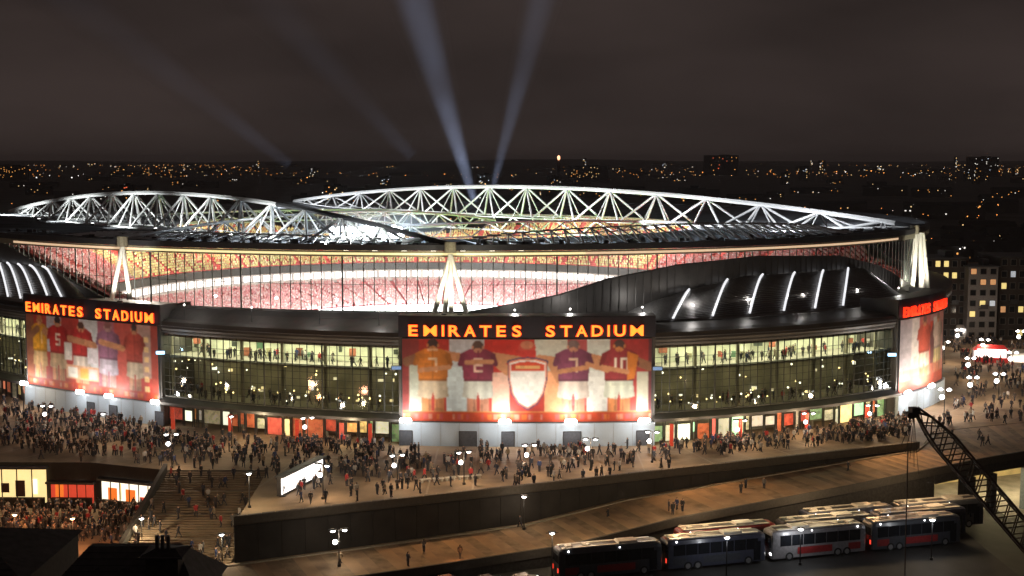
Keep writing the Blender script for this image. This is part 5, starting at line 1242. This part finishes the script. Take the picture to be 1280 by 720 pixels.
for i in range(120):
    D = 900 * (6500 / 900) ** crng.random(); px = crng.uniform(-30, 1310); k = D / 1000
    if crng.random() < .12: far_block(px, D, crng.uniform(12, 22), crng.uniform(18, 30) * (1 + .12 * k), 14, 'distant tower block with scattered lit windows in the far city', crng.randrange(5, 12), (0, 1, 1, 2, 3), gable=False)
    else: far_block(px, D, crng.uniform(14, 60) * (1 + .2 * k), crng.uniform(6, 12) * (1 + .12 * k), 12, 'low dark distant terrace with a few lit windows in the far city', crng.randrange(2, 8), (0, 0, 1, 1, 2))
for i in range(34):   # nearer streets seen right of the stadium and far left
    D = crng.uniform(330, 900); px = crng.uniform(1165, 1310)
    far_block(px, D, crng.uniform(10, 34), crng.uniform(6, 11), 10, 'dark terrace house with lit windows beyond the right plaza', crng.randrange(1, 4), (0, 1, 2))
far_block(607, 1500, 18, 39, 14, 'tall lit tower block standing just behind the main truss', 26, (1, 2, 3), gable=False)
far_block(160, 1300, 14, 30, 12, 'tall reddish tower block on the left skyline', 8, (0, 4), gable=False)
far_block(900, 3600, 95, 60, 30, 'long distant hospital like block with two bright white roof bars', 12, (0, 4), gable=False)
far_block(1225, 3400, 80, 56, 30, 'distant block at the right with rows of white windows', 16, (2, 2, 3), gable=False)
far_block(735, 3000, 90, 36, 30, 'distant low block glowing orange right of the red topped tower', 26, (0, 1), gable=False)
far_block(20, 3000, 60, 36, 30, 'distant low block with an orange glow at the far left', 20, (0, 0), gable=False)
tw = thing('distant_tower', 'slim distant tower with a red and white glowing top on the skyline', 'tower', ((698 - 640) / FPX * 3000, 3000, ground_z(3000)))
obj('shaft', MB().box((0, 0, 28), (10, 10, 56), taper=.6), M_town, tw); obj('lit_top', MB().ball((0, -4, 55), 3.4, 8, 6, 1.6), mat('tower_glow', (1, .5, .3), emit=4, ecol=(1, .42, .22)), tw)
# street lamps of the city, one object each
lm = {}
def place_of(px):
    return ('at far left', 'behind left truss', 'left of the beams', 'by the beams', 'right of the beams', 'behind main truss', 'past roof end', 'above right flats')[min(7, max(0, int((px + 30) / 165)))]
seen = {}
for o in list(COL.objects):
    if o.get('group') == 'buildings of the far city' and ('terrace' in o['label'] or 'scattered' in o['label']):
        px = proj(o.location.x, o.location.y, o.location.z)[0]; w = max([abs(v[0]) for c in o.children if c.name.startswith('wall') for v in c.bound_box]) * 2; far = o.location.y
        kind_ = 'tower block' if 'tower' in o['label'] else 'terrace'
        nw_ = 'one two three four five six seven eight nine ten eleven twelve'.split()[min(11, o['nw'] - 1)]
        lab = '%s %s with %s lit windows %s, %s' % ('wide dark' if w > 38 else 'narrow dark' if w < 20 else 'dark', kind_, nw_, 'on the skyline' if far > 4000 else 'far off below the skyline' if far > 2000 else 'in the middle distance' if far > 900 else 'just beyond the plaza', place_of(px))
        o['label'] = lab.replace('one lit windows', 'one lit window')
def far_lamp(px, D, c, h=8, s=1.0):
    X = (px - 640) / FPX * D; z = ground_z(D); r_ = round(max(.26, .47 * D / FPX) * s, 1)
    if (c, r_) not in lm: lm[(c, r_)] = MB().beam((0, 0, 0), (0, 0, h), .1, 4).beam((0, 0, h), (0, -1.2, h), .07, 4).ball((0, -1.2, h), max(r_, .2), 6, 4, .8, m=1).mesh('street_lamp', [M_black, mat('street_glow_%d' % c, (1, 1, 1), emit=(3.4, 3.0, 2.8)[c], ecol=((1, .34, .07), (1, .62, .26), (1, .95, .9))[c])])
    o = link('street_lamp', lm[(c, r_)], None, (X, D, z)); tag(o, '%s %s street lamp %s, %s' % ('large' if s > 1.1 else 'small', ('orange', 'amber', 'white')[c], 'on the skyline' if D > 5000 else 'far off' if D > 2600 else 'in the middle distance', place_of(px)), 'street lamp', ('orange', 'amber', 'white')[c] + ' street lamps of the far city')
for i in range(285):
    if crng.random() < .82: D = 3200 * (9500 / 3200) ** crng.random(); px = crng.uniform(-20, 1300); h = 9
    else: D = crng.uniform(600, 1500); px = crng.choice((crng.uniform(1150, 1300), crng.uniform(0, 600), crng.uniform(900, 1300))); h = 9
    far_lamp(px, D, crng.choices((0, 1, 2), (6, 3, 2))[0], h, crng.choice((.6, .8, 1, 1.3)))
for px, D, c, s in ((48, 3000, 2, 1.8), (92, 3000, 2, 1.8), (404, 1800, 2, 1.3), (428, 1850, 2, 1.2), (226, 1700, 2, 1.4), (1145, 800, 1, 1.2), (1200, 640, 2, 1.6), (1232, 520, 1, 1.4), (1242, 700, 2, 1.8), (1260, 950, 2, 1.5), (556, 3500, 0, 1.8), (1055, 4000, 2, 1.6), (1087, 4200, 0, 1.8), (370, 3000, 0, 1.6), (385, 3000, 0, 1.6), (400, 3100, 0, 1.4)): far_lamp(px, D, c, 9, s)
cl_ = [MB(), MB(), MB()]
for i in range(1100):
    D = 3000 * 3.1 ** crng.random(); px = crng.uniform(-20, 1300)
    if math.sin(px * .031 + 1) + math.sin(px * .0117 + D * .0009) + crng.uniform(-1, 1.2) < -.1: continue
    X = (px - 640) / FPX * D; z = ground_z(D); c = crng.choices((0, 1, 2), (7, 4, 1))[0]; cl_[c].beam((X, D, z), (X, D, z + 9), .15, 3, caps=False).ball((X, D - 1, z + 9), .30 * D / FPX * crng.uniform(.6, 1.3), 5, 3, m=1)
for c in range(3): tag(obj('city_lights', cl_[c], [M_black, MATS.get('street_glow_%d' % c)]), ('orange', 'amber', 'white')[c] + ' specks of street lighting massed along the far skyline', 'city lights', None, 'stuff')
# ================================================================== SEARCHLIGHT BEAMS: mist in the air lit by real lamps behind the stadium
def beam(name, a, b, ra, rb_, power, dens, col, lab, ang):
    a = Vector(a); b = Vector(b); m = bpy.data.materials.new('mist'); m.use_nodes = True; t = m.node_tree; t.nodes.clear()
    o_ = t.nodes.new('ShaderNodeOutputMaterial'); v = t.nodes.new('ShaderNodeVolumeScatter'); v.inputs['Color'].default_value = (1, 1, 1, 1); v.inputs['Density'].default_value = dens; v.inputs['Anisotropy'].default_value = 0
    tcn = t.nodes.new('ShaderNodeTexCoord'); nn = t.nodes.new('ShaderNodeTexNoise'); nn.inputs['Scale'].default_value = .035; nn.inputs['Detail'].default_value = 2; mm = t.nodes.new('ShaderNodeMapRange'); mm.inputs[1].default_value = .3; mm.inputs[2].default_value = .7; mm.inputs[3].default_value = dens * .45; mm.inputs[4].default_value = dens * 1.5
    t.links.new(tcn.outputs['Object'], nn.inputs[0]); t.links.new(nn.outputs[0], mm.inputs[0]); t.links.new(mm.outputs[0], v.inputs['Density'])
    t.links.new(v.outputs[0], o_.inputs['Volume'])
    e = a + (b - a) * 1.0
    o = obj('lit_mist', MB().beam(a, e, ra, 24, rb_), m); tag(o, lab, 'mist', None, 'stuff')
    d = (b - a).normalized(); apex = a - d * (ra / math.tan(ang / 2)) * .9
    lamp('SPOT', tuple(apex), power, col, .3, tuple(b), None, ang, 1.0)
SB = (.55, .66, 1)
def pt_(px, py, D): return at(px, py, Y=D)
beam('b', pt_(596, 262, 452), pt_(500, -60, 446), 1.3, 12.0, 1500000, .005, SB, 'bluish searchlight beam rising left from behind the stadium', .185)
beam('b', pt_(612, 250, 455), pt_(692, -60, 455), 1.0, 9.0, 700000, .005, SB, 'fainter bluish searchlight beam rising right from behind the stadium', .15)
beam('b', pt_(362, 206, 520), pt_(40, -40, 520), 3.2, 14, 420000, .004, SB, 'broad faint searchlight beam slanting to the upper left corner', .13)
beam('b', pt_(515, 196, 500), pt_(290, -50, 500), 3.6, 16, 280000, .004, SB, 'broad faint searchlight beam between the left beam and the bright one', .15)
# ================================================================== HAZE over the city
HZ = MB().box((0, 6800, 60.4), (26000, 14400, 139.2))
hm = bpy.data.materials.new('haze'); hm.use_nodes = True; t = hm.node_tree; t.nodes.clear()
o_ = t.nodes.new('ShaderNodeOutputMaterial'); v = t.nodes.new('ShaderNodeVolumePrincipled'); v.inputs['Color'].default_value = (.92, .90, .92, 1); v.inputs['Density'].default_value = .00009; v.inputs['Anisotropy'].default_value = .2
t.links.new(v.outputs[0], o_.inputs['Volume'])
tag(obj('haze', HZ, hm), kind='stuff')

gm = bpy.data.materials.new('flood_glow_mist'); gm.use_nodes = True; t = gm.node_tree; t.nodes.clear()
o_ = t.nodes.new('ShaderNodeOutputMaterial'); v = t.nodes.new('ShaderNodeVolumeScatter'); v.inputs['Density'].default_value = .010; t.links.new(v.outputs[0], o_.inputs['Volume'])
o = obj('lit_mist', MB().ball((0, 0, 0), 1, 20, 12), gm, loc=(c0.x + 2, c0.y - 1, c0.z + .6)); o.scale = (15, 9, 3.6)  # local mist volume added so the floodlights show a glow
tag(o, 'bluish mist added for a glow round the bank of stadium floodlights', 'mist', None, 'stuff')
